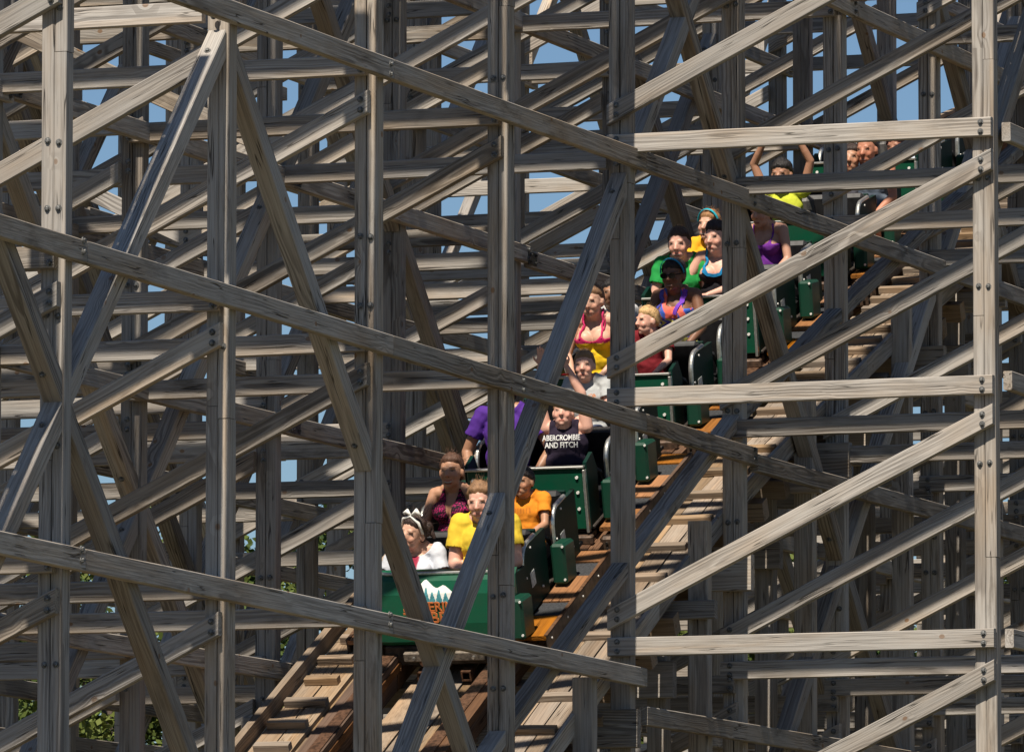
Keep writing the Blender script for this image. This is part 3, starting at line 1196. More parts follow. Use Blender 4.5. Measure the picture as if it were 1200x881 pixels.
def two_bone(S, T, l1, l2, hint):
    S, T = Vector(S), Vector(T)
    d = T - S
    L = min(d.length, (l1 + l2) * .985)
    d.normalize()
    T = S + d * L
    x = (l1 * l1 - l2 * l2 + L * L) / (2 * L)
    h = math.sqrt(max(l1 * l1 - x * x, 0))
    hint = Vector(hint)
    hn = (hint - d * hint.dot(d)).normalized()
    return S + d * x + hn * h, T

def add_hand(pr, W, D, N, side, s, curl):
    """palm, four unequal fingers and a thumb; D along the hand, N out of the back of the hand"""
    D = Vector(D).normalized()
    N = (Vector(N) - D * Vector(N).dot(D)).normalized()
    X = D.cross(N) * side                      # towards the thumb side
    M = Matrix((X, D, N)).transposed()
    pr.ell(W + D * .048 * s, (.036 * s, .052 * s, .015 * s), M)
    lens = [.070, .080, .074, .058]
    for i, L in enumerate(lens):
        off = (.027 - .018 * i) * s
        base = W + D * .088 * s + X * off
        sp = (1.5 - i) * .09
        d1 = (D + X * sp - N * curl * .55).normalized()
        d2 = (d1 - N * curl * 1.0).normalized()
        m = base + d1 * L * .5 * s
        e = m + d2 * L * .5 * s
        pr.cone(base - D * .012 * s, m, .0092 * s, .0085 * s, 8)
        pr.cone(m, e, .0085 * s, .0070 * s, 8)
    b = W + D * .030 * s + X * .028 * s
    d1 = (X * .8 + D * .7 - N * .2 * (1 + curl)).normalized()
    m = b + d1 * .036 * s
    d2 = (X * .25 + D * 1.0 - N * .35 * (1 + curl)).normalized()
    pr.cone(b, m, .0115 * s, .0100 * s, 8)
    pr.cone(m, m + d2 * .030 * s, .0100 * s, .0080 * s, 8)

LAP = ((-.13, -.27, .15), (.13, -.27, .15))
def person(label, ci, row, px, s=1.0, skin=(.52, .30, .21), lean=8, twist=0, yaw=0, pitch=0, roll=0,
           female=False, fat=0.0, hands=LAP, curl=.9, hints=((-.6, .3, -.6), (.6, .3, -.6)), smile=1,
           hair=None, top=None, hs=None, group=None, dy=0.0, voxel=.0075, hand_n=None, lap=True, duck=0.0):
    hs = (hs or (s * .5 + .5)) * 1.13
    W = .165 if female else .185
    chest = 1 + fat
    head = np.array((0, -.045, (.705 + duck) * s))
    Rm = (Matrix.Rotation(math.radians(twist), 4, 'Z') @ Matrix.Rotation(math.radians(lean), 4, 'X'))
    hw = ray_to_car(px[0], px[1], ci, ROWY[row] - .06 + dy)
    hip = hw - Rm @ Vector(head)
    Hm = Matrix.Translation(Vector(head)) @ Matrix.Rotation(math.radians(yaw), 4, 'Z') @ Matrix.Rotation(math.radians(pitch), 4, 'X') @ Matrix.Rotation(math.radians(roll), 4, 'Y')
    Hr = Hm.to_3x3()
    def hp(x, y, z):
        return Hm @ Vector((x * hs, y * hs, z * hs))
    # ---- torso pieces shared with the clothing
    def torso(pr, g=0.0):
        f = chest
        pr.ell((0, .01, .10 * s), (.165 * s * f + g, .12 * s * f + g, .115 * s + g))
        pr.ell((0, .005 - .03 * fat, .24 * s), ((.13 if female else .145) * s * (1 + fat * 1.5) + g, .105 * s * (1 + fat * 1.6) + g, .15 * s + g))
        pr.ell((0, .01, .40 * s), ((.14 if female else .16) * s * f + g, .108 * s * f + g, .165 * s + g))
        pr.cone((-W * s * .80, .02, .545 * s), (W * s * .80, .02, .545 * s), .055 * s * (1 + fat * .4) + g, .055 * s * (1 + fat * .4) + g)
        pr.cone((-W * s * .35, .015, .575 * s), (W * s * .35, .015, .575 * s), .058 * s + g, .058 * s + g)
        if female:
            for sx in (-1, 1):
                pr.ell((sx * .072 * s, -.082 * s * (1 + fat * .5), .405 * s), (.070 * s * (1 + fat * .5) + g, .065 * s + g, .072 * s + g))
    sh = [np.array((sx * W * s, .015, .545 * s)) for sx in (-1, 1)]
    arms = []
    for i, sx in enumerate((-1, 1)):
        T = Vector(hands[i])
        T = Vector((T.x * s, T.y * s, T.z * s))
        E, Wp = two_bone(sh[i], T, .285 * s, .25 * s, hints[i])
        arms.append((Vector(sh[i]), E, Wp))
    pr = Prims()
    torso(pr)
    pr.cone((0, .012, .57 * s), Hm @ Vector((0, .012 * hs, -.085 * hs)), .062 * s * (1 + fat * .5), .056 * hs * (1 + fat * .6))
    fa = 1 + fat * .9
    for i, sx in enumerate((-1, 1)):
        S, E, Wp = arms[i]
        k = s * fa * (.92 if female else 1.0)
        pr.cone(S, S + (E - S) * .5, .050 * k, .046 * k)
        pr.cone(S + (E - S) * .4, E, .046 * k, .037 * k)
        pr.cone(E, E + (Wp - E) * .45, .038 * k, .036 * k)
        pr.cone(E + (Wp - E) * .4, Wp, .036 * k, .024 * s)
        D = (Wp - E).normalized()
        N = Vector(hand_n[i]) if hand_n else Vector((sx * .35, -.35, .85))
        add_hand(pr, Wp, D, N, -sx, s, curl)
        # legs, bent down into the footwell
        pr.cone((sx * .085 * s, 0, .08 * s), (sx * .11 * s, -.29 * s, .02 * s), .080 * s * chest, .058 * s)
        pr.cone((sx * .11 * s, -.29 * s, .02 * s), (sx * .11 * s, -.16 * s, -.24 * s), .055 * s, .038 * s)
        pr.cone((sx * .11 * s, -.17 * s, -.235 * s), (sx * .115 * s, -.29 * s, -.27 * s), .036 * s, .030 * s)
    # head
    fatc = 1 + fat * .35
    def he(c, r):
        pr.ell(hp(*c), [q * hs for q in r], Hr)
    he((0, .012, .022), (.074, .094, .098))
    he((0, -.020, -.010), (.067 * fatc, .075, .085))
    he((0, -.030, -.060), (.058 * fatc, .060, .048))
    he((0, -.068, -.088), (.022, .020, .018))               # chin
    for sx in (-1, 1):
        he((sx * .034, -.062, -.024), (.028 * fatc, .024, .028))   # cheeks
        he((sx * .030, -.076, .032), (.025, .012, .009))    # brow ridge
        he((sx * .079, .010, -.008), (.010, .022, .031))    # ear
    pr.cone(hp(0, -.086, .016), hp(0, -.108, -.016), .009 * hs, .012 * hs, 10)
    he((0, -.104, -.020), (.017, .012, .009))
    he((0, -.082, -.062), (.027, .010, .015))               # mouth mound
    me = pr.remesh(voxel, 1)
    v = verts_np(me)
    # finer mesh on the head
    hl = np.linalg.norm(v - np.array(head), axis=1) < .155 * hs
    bm = bmesh.new()
    bm.from_mesh(me)
    bm.verts.ensure_lookup_table()
    Hi = np.array(Hm.inverted())
    hv = (np.c_[v, np.ones(len(v))] @ Hi.T)[:, :3] / hs
    sel = (np.linalg.norm(hv, axis=1) < .15) & (hv[:, 1] < -.01)
    ed = [e for e in bm.edges if sel[e.verts[0].index] and sel[e.verts[1].index]]
    bmesh.ops.subdivide_edges(bm, edges=ed, cuts=1, use_grid_fill=True)
    bm.to_mesh(me)
    bm.free()
    me.update()
    v = verts_np(me)
    h = (np.c_[v, np.ones(len(v))] @ Hi.T)[:, :3] / hs
    x, y, z = h[:, 0], h[:, 1], h[:, 2]
    ax = np.abs(x)
    col = np.tile(np.array(skin), (len(v), 1))
    def blend(mask, c, k=1.0):
        nonlocal col
        m = (mask * k)[:, None]
        col = col * (1 - m) + np.array(c) * m
    sk = np.array(skin)
    front = (y < -.035).astype(float)
    red = sk * np.array((1.08, .72, .66))
    blend(front * np.exp(-(((ax - .042) / .024) ** 2 + ((z + .022) / .022) ** 2)), red, .4)
    blend(front * np.exp(-((x / .016) ** 2 + ((z + .022) / .016) ** 2)), red, .4)
    blend(front * np.exp(-(((ax - .033) / .024) ** 2 + ((z - .014) / .010) ** 2)), sk * .80, .2)  # eye-socket shade painted into the skin colour
    hc = np.array(hair['col']) if hair else np.array((.05, .03, .02))
    bz = z - (.037 - 5 * (ax - .033) ** 2)
    blend(front * sstep(-np.abs(ax - .034), -.026, -.020) * sstep(-np.abs(bz), -.0065, -.003), hc * .7 + sk * .2, .55)
    # eyes
    ez = z - .013
    eo = ((ax - .033) / .0150) ** 2 + (ez / (.0060 if smile < 2 else .0045)) ** 2
    blend(front * sstep(-eo, -1.35, -.8), (.24, .19, .16), .7)
    io = ((ax - .033) / .0065) ** 2 + (ez / .0055) ** 2
    blend(front * sstep(-io, -1.4, -.8), (.04, .028, .02), .8)
    lid = ez - (.0055 - 14 * (ax - .033) ** 2)
    blend(front * sstep(-np.abs(ax - .033), -.020, -.016) * sstep(-np.abs(lid), -.0045, -.002), sk * .2, .6)
    # nostrils and mouth
    no = ((ax - .009) / .005) ** 2 + ((z + .0285) / .0035) ** 2
    blend(front * sstep(-no, -1.5, -.7), sk * .18, .8)
    mw = {0: .022, 1: .025, 2: .029}[smile]
    curve = -.064 + {0: -3, 1: 5, 2: 8}[smile] * x * x - (.002 if smile == 2 else 0)
    mz = z - curve
    lipc = np.array((sk[0] * .86, sk[1] * .46, sk[2] * .43))
    hgt = {0: .008, 1: .0105, 2: .0155}[smile]
    edge = sstep(-ax, -mw - .002, -mw + .004)
    blend(front * edge * sstep(-np.abs(mz), -hgt - .002, -hgt + .001), lipc, .9)
    if smile:
        th_ = hgt - (.0082 if smile == 1 else .0105)
        blend(front * sstep(-ax, -mw + .001, -mw + .006) * sstep(-np.abs(mz - .0005), -th_ - .0015, -th_ + .001), (.40, .36, .31), .9)
        if smile == 2:
            blend(front * sstep(-ax, -mw + .003, -mw + .008) * sstep(-np.abs(mz + .0075), -.004, -.002), (.08, .02, .02), .9)
    else:
        blend(front * edge * sstep(-np.abs(mz), -.0035, -.0015), sk * .2, .8)
    set_col(me, np.clip(col, 0, 1))
    shade_smooth(me)
    me.materials.clear()
    me.materials.append(SKIN)
    me.name = 'person'
    po = new_obj('person', me, None)
    po.location = hip
    po.rotation_euler = Rm.to_euler()
    po['label'] = label
    po['category'] = 'person'
    po['group'] = 'riders on the coaster train'
    # ---- hair
    if hair:
        hair_mesh(po, hair, Hm, hs, skin)
    # ---- clothing
    if top:
        garment(po, top, torso, arms, s, W, fat, female, voxel)
    return po, Hm, hs

def hair_mesh(po, hd, Hm, hs, skin):
    nu, nv = 56, 40
    vs = []
    ln, side, back = hd.get('line', .062) + .012, hd.get('side', -.02), hd.get('back', -.08)
    vol = hd.get('vol', .012)
    rn = random.Random(hash(hd['col']) & 255)
    o1 = rn.uniform(0, 50)
    for j in range(nv + 1):
        ph = math.pi * j / nv
        for i in range(nu):
            t = 2 * math.pi * i / nu
            d = Vector((math.sin(ph) * math.cos(t), math.sin(ph) * math.sin(t), math.cos(ph)))
            p = Vector((d.x * .077, .010 + d.y * .097, .020 + d.z * .101))
            # hair line: forehead, temples, ears, nape
            ay = (p.y + .02) / .05
            f = max(0.0, min(1.0, ay))                   # 0 front, 1 side and back
            front_line = ln - 4.5 * p.x * p.x + .008 * mnoise.noise(Vector((p.x * 45 + o1, 0, 0)))
            sideb = side + (back - side) * max(0.0, min(1.0, (p.y - .01) / .07))
            lim = front_line * (1 - f) + sideb * f
            m = max(0.0, min(1.0, (p.z - lim) / .016 + .3))
            n1 = mnoise.noise(Vector((p.x * 60 + o1, p.y * 60, p.z * 22)))
            n2 = mnoise.noise(Vector((p.x * 24, p.y * 24 + o1, p.z * 14)))
            k = vol * (.75 + .55 * n1 + .5 * n2) * (.45 + .55 * min(1, max(0, (p.y + .07) / .07))) + (hd.get('top', 0) * max(0, d.z) ** 2)
            r = -.006 * (1 - m) + (k + .002) * m
            q = Vector((p.x + d.x * r, p.y + d.y * r, p.z + d.z * r))
            vs.append(q)
    fs = []
    for j in range(nv):
        for i in range(nu):
            i2 = (i + 1) % nu
            fs.append((j * nu + i, (j + 1) * nu + i, (j + 1) * nu + i2, j * nu + i2))
    pr = Prims()
    for kind, *a in hd.get('extra', []):
        if kind == 'ell':
            pr.ell(a[0], a[1])
        else:
            pr.cone(*a)
    ev, ef = [], []
    if pr.n:
        ev = [Vector(q) + Vector(q).normalized() * .006 * mnoise.noise(Vector(q) * 90) for q in np.concatenate(pr.vs)]
        ef = [tuple(i + len(vs) for i in f) for f in pr.fs]
    # loose strands
    sm = MB()
    for _ in range(int(.9 * hd.get('strands', 26))):
        t = rn.uniform(0, 2 * math.pi)
        ph = rn.uniform(.1, 1.3)
        d = Vector((math.sin(ph) * math.cos(t), abs(math.sin(ph) * math.sin(t)) * rn.choice((1, 1, .2)), math.cos(ph)))
        b = Vector((d.x * .080, .010 + d.y * .100, .020 + d.z * .106))
        L = rn.uniform(.02, hd.get('fly', .04))
        c1 = b + d * L * .5 + Vector((rn.uniform(-.01, .01), rn.uniform(-.01, .01), 0))
        c2 = b + d * L + Vector((rn.uniform(-.02, .02), rn.uniform(-.01, .03), hd.get('lift', .0) * L))
        sm.tube([b, c1, c2], [.0020, .0016, .0007], 3)
    allv = vs + ev + sm.v
    off = len(vs) + len(ev)
    allf = fs + ef + [tuple(i + off for i in f) for f in sm.f]
    wv = [Hm @ (Vector(q) * hs) for q in allv]
    me = mesh_of('hair', wv, allf, True)
    c = np.array(hd['col'])
    nn = np.array([.6 + 1.1 * (mnoise.noise(Vector((q[0] * 50, q[1] * 50, q[2] * 12))) * .5 + .5) for q in allv])
    set_col(me, np.clip(c[None, :] * nn[:, None], 0, 1))
    me.materials.append(HAIRM)
    new_obj('hair', me, po)
    if hd.get('band'):
        mb = MB()
        pts = []
        for i in range(17):
            a = math.pi * (i / 16)
            pts.append(Hm @ (Vector((math.cos(a) * .090, -.012 - .035 * math.sin(a), .022 + math.sin(a) * .106)) * hs))
        me = bpy.data.meshes.new('hair_band')
        vs, fs = [], []
        nrm = Hm.to_3x3() @ Vector((0, -.5, .5))
        ax_ = (Hm.to_3x3() @ Vector((0, 1, .35))).normalized()
        ctr = Hm @ Vector((0, 0, .02 * hs))
        for p in pts:
            o = (p - ctr).normalized()
            for (w_, t_) in ((-.011, 0), (.011, 0), (.009, .005), (-.009, .005)):
                vs.append(p + ax_ * w_ + o * t_)
        for i in range(16):
            for k in range(4):
                k2 = (k + 1) % 4
                fs.append((i * 4 + k, i * 4 + k2, i * 4 + 4 + k2, i * 4 + 4 + k))
        fs += [(3, 2, 1, 0), (64, 65, 66, 67)]
        me.from_pydata([tuple(q) for q in vs], [], fs)
        me.update()
        set_col(me, np.tile(np.array(hd['band']), (len(vs), 1)))
        me.materials.append(CLOTH)
        new_obj('hair_band', me, po)

def garment(po, top, torso, arms, s, W, fat, female, voxel):
    """cloth shell grown from the body's own shape, then cut at neck, arms and straps"""
    st = top['style']
    pr = Prims()
    torso(pr, .011)
    if st == 'tee':
        k = s * (1 + fat * .9)
        for (S, E, Wp) in arms:
            d = E - S
            pr.cone(S, S + d * .30, .058 * k + .008, .058 * k + .008)
            pr.cone(S + d * .28, S + d * top.get('sleeve', .58), .058 * k + .007, .060 * k + .010)
    me = pr.remesh(.009, 2)
    v = verts_np(me) / s
    x, y, z = v[:, 0], v[:, 1], v[:, 2]
    ax = np.abs(x)
    keep = z > .0
    if st == 'tee':
        # open the neck and the ends of the sleeves
        nr = top.get('neck', .080)
        keep &= ~((np.sqrt((x / 1.15) ** 2 + (y + .02) ** 2 * .8 + ((z - .625) * 1.05) ** 2) < nr))
        for (S, E, Wp) in arms:
            d = np.array(E - S) / s
            L = np.linalg.norm(d); d = d / L
            t = (v - np.array(S) / s) @ d
            r = np.linalg.norm((v - np.array(S) / s) - t[:, None] * d, axis=1)
            keep &= ~((ax > .150) & (t > L * (top.get('sleeve', .58) + .02)) & (r < .12) & (t < L * 1.3))
    elif st == 'tank':
        wdt = top.get('strap', (.07, .125))
        scoop = top.get('scoop', .47)
        armh = top.get('arm', .46)
        keep &= ~((ax > wdt[1]) & (z > armh))
        keep &= ~((ax < wdt[0]) & (z > scoop - .9 * (wdt[0] - ax) * 0 + 6 * ax * ax * 1.2) & (y < .03))
        keep &= ~((ax < wdt[0] + .02) & (z > .52) & (y >= .03))
        keep &= z < .612
    elif st == 'halter':
        # two panels that run from the chest to the neck
        lo, up = top.get('vee', (.31, .60))
        inner = (z - lo) / (up - lo) * .060
        outer = .155 - (z - .40) / .20 * .085
        keep &= ~((z > lo) & (ax < inner) & (y < .02))
        keep &= ~((z > .40) & (ax > outer))
        keep &= ~((z > .36) & (y > .03) & (ax > .05))
        keep &= z < .62
    col = top['col']
    if callable(col):
        c = col(x, y, z)
    else:
        c = np.tile(np.array(col, float), (len(v), 1))
    amp = top.get('fold', .007) * s
    disp = np.array([amp * (mnoise.noise(Vector((q[0] * 9 + q[2] * 7, q[1] * 9, q[2] * 15 - q[0] * 6))) + .6 * mnoise.noise(Vector((q[0] * 22 - q[2] * 12, q[1] * 20, q[2] * 24 + q[0] * 14)))) for q in v])
    nv = np.empty(len(me.vertices) * 3, dtype=np.float32)
    me.vertices.foreach_get('normal', nv)
    vv = verts_np(me) + nv.reshape(-1, 3) * np.maximum(disp, -.006)[:, None]
    me.vertices.foreach_set('co', vv.astype(np.float32).ravel())
    set_col(me, np.clip(c, 0, 1))
    drop_verts(me, keep)
    shade_smooth(me)
    me.materials.clear()
    me.materials.append(CLOTH)
    name = {'tee': 't_shirt', 'tank': 'tank_top', 'halter': 'halter_top'}[st]
    me.name = name
    o = new_obj(name, me, po)
    sd = o.modifiers.new('thick', 'SOLIDIFY')
    sd.thickness = .004
    # trousers or shorts over the lap
    pr = Prims()
    pr.ell((0, .01, .09 * s), (.178 * s * (1 + fat), .132 * s * (1 + fat), .11 * s))
    for sx in (-1, 1):
        pr.cone((sx * .085 * s, 0, .08 * s), (sx * .108 * s, -.25 * s, .03 * s), .090 * s * (1 + fat), .072 * s)
    me = pr.remesh(.016, 2)
    set_col(me, np.tile(np.array(top.get('shorts', (.05, .06, .10))), (len(me.vertices), 1)))
    shade_smooth(me)
    me.materials.clear()
    me.materials.append(CLOTH)
    me.name = 'shorts'
    new_obj('shorts', me, po)

def rgb(a, b, c):
    f = lambda q: ((q / 255 + .055) / 1.055) ** 2.4 if q > 10 else q / 255 / 12.92
    return (f(a), f(b), f(c))

def mixc(m, a, b):
    m = m[:, None]
    return np.array(a) * (1 - m) + np.array(b) * m

def chest_text(po, lines, col, s, fat=0, y=-.125, size=.042, z0=.44):
    m = plain('print_on_cloth', col, .8, noise=.1)
    for i, (t, w) in enumerate(lines):
        z = (z0 - i * .062) * s
        ob = text_obj('lettering', t, size * s, Matrix(((1, 0, 0, 0), (0, 0.05, -1, y * s), (0, 1, 0.05, z), (0, 0, 0, 1))), m, po, w, .0015)
        # wrap the print round the chest
        cl = [c for c in po.children if c.name.startswith(('tank', 't_sh'))][0]
        bv = BVHTree.FromPolygons([q.co for q in cl.data.vertices], [tuple(f.vertices) for f in cl.data.polygons])
        Mi = ob.matrix_basis.inverted()
        for v in ob.data.vertices:
            q = ob.matrix_basis @ v.co
            hit = bv.ray_cast(Vector((q.x, -.6, q.z)), Vector((0, 1, 0)))
            if hit[0] is not None:
                v.co = Mi @ Vector((q.x, min(hit[0].y, -.10) - .004 - (.002 if v.co.z > 0 else 0), q.z))

def strap_ribbon(po, name, pts, w, col):
    me0 = po.data
    bv = BVHTree.FromPolygons([q.co for q in me0.vertices], [tuple(f.vertices) for f in me0.polygons])
    pts = [Vector(q) for q in pts]
    dense = []
    for a, b in zip(pts[:-1], pts[1:]):
        dense += [a + (b - a) * i / 5 for i in range(5)]
    dense.append(pts[-1])
    fr = []
    for q in dense:
        co, n, _, _ = bv.find_nearest(q)
        fr.append((co, n))
    vs, fs = [], []
    for i, (co, n) in enumerate(fr):
        tn = (fr[min(i + 1, len(fr) - 1)][0] - fr[max(i - 1, 0)][0]).normalized()
        sd = tn.cross(n).normalized()
        for o, h in ((-w, .004), (w, .004), (w, .016), (-w, .016)):
            vs.append(co + sd * o + n * h)
    for i in range(len(fr) - 1):
        for k in range(4):
            k2 = (k + 1) % 4
            fs.append((i * 4 + k, i * 4 + k2, i * 4 + 4 + k2, i * 4 + 4 + k))
    m = (len(fr) - 1) * 4
    fs += [(3, 2, 1, 0), (m, m + 1, m + 2, m + 3)]
    me = mesh_of(name, vs, fs)
    set_col(me, np.tile(np.array(col), (len(vs), 1)))
    me.materials.append(CLOTH)
    return new_obj(name, me, po)

def sunglasses(po, Hm, hs):
    mb = MB()
    for sx in (-1, 1):
        n = 16
        ring = []
        pts = [Vector((sx * .034 + .026 * math.cos(2 * math.pi * i / n), -.108 + .10 * (abs(sx * .034 + .026 * math.cos(2 * math.pi * i / n))) ** 1.0 * .35, .010 + .021 * math.sin(2 * math.pi * i / n))) for i in range(n)]
        f = [Hm @ (p * hs) for p in pts]
        b = [Hm @ ((p + Vector((0, .008, 0))) * hs) for p in pts]
        fs = [tuple(range(n)), tuple(reversed(range(n, 2 * n)))] + [(i, i + n, (i + 1) % n + n, (i + 1) % n) for i in range(n)]
        mb.add(f + b, fs)
        mb.tube([Hm @ (Vector(q) * hs) for q in ((sx * .058, -.090, .016), (sx * .080, -.05, .016), (sx * .082, .01, .012))], .004, 6)
    mb.tube([Hm @ (Vector(q) * hs) for q in ((-.012, -.107, .016), (.012, -.107, .016))], .004, 6)
    mb.build('sunglasses', GLASSM, po)

def strap_tube(po, name, pts, r, col):
    mb = MB()
    mb.tube(pts, r, 6)
    o = mb.build(name, CLOTH, po, True)
    set_col(o.data, np.tile(np.array(col), (len(o.data.vertices), 1)))
    return o

LIGHT = (.60, .35, .25)
TAN = (.44, .235, .145)
PINK = (.66, .37, .28)
DARKSKIN = (.20, .095, .055)
BROWNSK = (.33, .17, .10)
UPHINT = ((-.9, .2, .1), (.9, .2, .1))

# ---- lead car
p, H, hs = person('laughing woman with a white bow headband, white shirt and red beads', 0, 0, (484, 625), 1.02, LIGHT, duck=-.02, lean=10, yaw=-18, pitch=2, roll=14, female=True, smile=2,
    hands=((-.22, -.24, .20), (.12, -.26, .20)), hair=dict(col=(.035, .02, .016), line=.066, side=-.05, back=-.10, vol=.014, fly=.10, strands=60, extra=[('ell', (.055, .075, .035), (.045, .05, .055)), ('cone', (.06, .08, .04), (.115, .09, -.01), .035, .012)]),
    top=dict(style='tee', sleeve=.55, neck=.125, col=lambda x, y, z: mixc(sstep(-np.abs(x), -.055, -.045) * sstep(z, .3, .32) * (y < 0), (.55, .57, .62), (.30, .03, .06))))
mb = MB()
mb.tube([H @ (Vector(q) * hs) for q in ((-.088, -.02, .02), (-.065, -.04, .095), (0, -.045, .128), (.065, -.04, .095), (.09, -.01, .02))], [.010, .012, .013, .012, .010], 8)
mb.tube([H @ (Vector(q) * hs) for q in ((0, -.045, .130), (-.035, -.05, .155), (-.06, -.05, .135))], [.008, .022, .010], 8)
mb.tube([H @ (Vector(q) * hs) for q in ((0, -.045, .130), (.045, -.05, .175), (.075, -.04, .150))], [.008, .024, .010], 8)
mb.build('hair_bow', WHITE, p, True)
mb = MB()
for i in range(24):
    a = 2 * math.pi * i / 24
    c = Vector((.075 * math.sin(a), -.085 - .06 * (0.5 - .5 * math.cos(a)), .53 - .12 * (.5 - .5 * math.cos(a)))) * .93
    M_ = Matrix.Translation(c)
    v_, f_ = ico()
    mb.add([c + Vector(q) * .010 for q in v_[:42]], [f for f in f_ if max(f) < 42])
for i in range(24):
    a = math.pi * (i / 23 - .5)
    c = Vector((.06 * math.sin(a), -.125 - .02 * math.cos(a), .47 - .16 * math.cos(a))) * .93
    mb.tube([c, c + Vector((.008, 0, .008))], .009, 6)
mb.build('bead_necklace', BEAD, p, True)

p, H, hs = person('person with tousled brown hair in a yellow t-shirt with a green stripe', 0, 0, (563, 588), 1.09, PINK, lean=14, yaw=4, pitch=4, fat=.26, smile=1,
    hands=((-.06, -.27, .22), (.10, -.27, .22)), hair=dict(col=(.22, .12, .06), line=.070, side=.0, back=-.06, vol=.014, top=.012, strands=80, fly=.045, lift=.5),
    top=dict(style='tee', sleeve=.62, neck=.085, shorts=(.08, .07, .06), col=lambda x, y, z: mixc(sstep(-np.abs(z - .385), -.018, -.012) * (y < 0) * sstep(-np.abs(x - .02), -.12, -.11), (.64, .45, .04), (.16, .48, .06))))
p, H, hs = person('tanned woman laughing in a black and pink halter top', 0, 1, (529, 553), 1.02, TAN, lean=6, yaw=2, pitch=2, female=True, smile=2,
    hands=((-.17, -.25, .12), (.14, -.25, .12)), hair=dict(col=(.075, .035, .02), line=.068, side=-.035, back=-.09, vol=.012, top=.006, strands=50, fly=.06, extra=[('ell', (0, .10, .07), (.045, .045, .045))]),
    top=dict(style='halter', vee=(.33, .60), col=lambda x, y, z: mixc(((np.sin(x * 150 + 30 * np.sin(z * 40)) * np.sin(z * 110 + 9 * x * 20)) > .35).astype(float), (.016, .012, .016), (.42, .02, .13))))
person('boy with short black hair in an orange t-shirt in the lead car', 0, 1, (613, 565), .80, (.42, .22, .13), lean=8, yaw=-8, pitch=2, smile=0, hs=.86,
    hands=((-.10, -.32, .2), (.12, -.32, .2)), hair=dict(col=(.018, .013, .012), line=.055, side=-.02, back=-.06, vol=.013, strands=30, fly=.03),
    top=dict(style='tee', col=lambda x, y, z: mixc(sstep(-np.abs(z - .43), -.03, -.024) * (np.sin(x * 210) > 0) * (y < 0) * sstep(-np.abs(x), -.09, -.08) * .6, (.68, .23, .02), (.30, .10, .02))))
# ---- second car
p, H, hs = person('person in a purple t-shirt mostly hidden behind a post in the second car', 1, 0, (592, 458), 1.14, BROWNSK, lean=2, yaw=0, fat=.04, smile=0, hs=1.0, dy=.10,
    hands=((-.24, -.12, .10), (.24, -.12, .10)), hair=dict(col=(.02, .014, .012), line=.06, side=-.03, back=-.08, vol=.014),
    top=dict(style='tee', col=lambda x, y, z: mixc(((np.abs(z - .33) < .05) & (np.abs(x) < .10) & (y < 0) & (np.sin(x * 190) > -.2) & (np.sin(z * 130 + 1) > -.3)).astype(float), (.075, .025, .22), (.5, .48, .55))))
p, H, hs = person('child in a dark lettered tank top with both arms raised in the second car', 1, 0, (660, 484), .94, PINK, duck=-.04, lean=4, yaw=10, pitch=-4, fat=.14, smile=0, hs=.88,
    hands=((-.20, -.06, 1.2), (.0, -.06, 1.2)), hints=UPHINT, curl=.1, hand_n=((0, .9, .1), (0, .9, .1)), hair=dict(col=(.30, .17, .07), line=.068, side=.0, back=-.06, vol=.008, strands=20, fly=.025),
    top=dict(style='tank', strap=(.065, .135), scoop=.53, arm=.49, col=(.022, .016, .03)))
chest_text(p, [('ABERCROMBIE', .78), ('AND FITCH', .86)], (.78, .78, .76), .94, y=-.148, size=.066, z0=.455)
strap_tube(p, 'wrist_band', [Vector((.028 + .030 * math.cos(a), -.045 + .030 * math.sin(a), .93)) for a in np.linspace(0, 2 * math.pi, 13)], .006, (.25, .01, .02))
p, H, hs = person('fair boy in a light grey t-shirt squinting in the second row of the second car', 1, 1, (685, 429), .84, PINK, lean=8, yaw=8, pitch=0, smile=0, hs=.90,
    hands=((-.10, -.30, .20), (.08, -.28, .24)), hair=dict(col=(.24, .14, .065), line=.068, side=.0, back=-.06, vol=.009, strands=40, fly=.025),
    top=dict(style='tee', neck=.075, col=lambda x, y, z: mixc(sstep(-(((x - .075) / .035) ** 2 + ((z - .42) / .022) ** 2), -1.3, -.8) * (y < 0) * (np.sin(x * 300 + z * 200) > -.4), (.42, .43, .43), (.55, .16, .02))))
# ---- third car
p, H, hs = person('woman in a yellow tank top with pink straps smiling in the third car', 2, 0, (694, 353), 1.04, LIGHT, lean=14, yaw=-6, pitch=4, female=True, fat=.12, smile=1,
    hands=((-.14, -.26, .16), (.12, -.26, .16)), hair=dict(col=(.17, .09, .045), line=.066, side=-.01, back=-.08, vol=.009, strands=24, fly=.03, extra=[('ell', (0, .11, .03), (.04, .04, .05))]),
    top=dict(style='tank', strap=(.085, .10), scoop=.40, arm=.42, col=lambda x, y, z: mixc(((z > .385) & (y < 0)).astype(float), (.78, .50, .02), (.45, .02, .10))))
for sx in (-1, 1):
    strap_ribbon(p, 'shoulder_strap', [Vector(q) * 1.04 for q in ((sx * .088, -.142, .42), (sx * .090, -.115, .50), (sx * .082, -.065, .59), (sx * .070, .0, .635))], .007, (.50, .03, .12))
person('blond boy turned to the side in a dark red shirt in the third car', 2, 0, (759, 376), .80, PINK, lean=8, yaw=-42, pitch=2, smile=0, hs=.88,
    hands=((-.10, -.32, .2), (.14, -.32, .18)), hair=dict(col=(.46, .29, .13), line=.064, side=.0, back=-.06, vol=.009, top=.004, strands=50, fly=.03, lift=.4),
    top=dict(style='tee', col=(.16, .014, .02)))
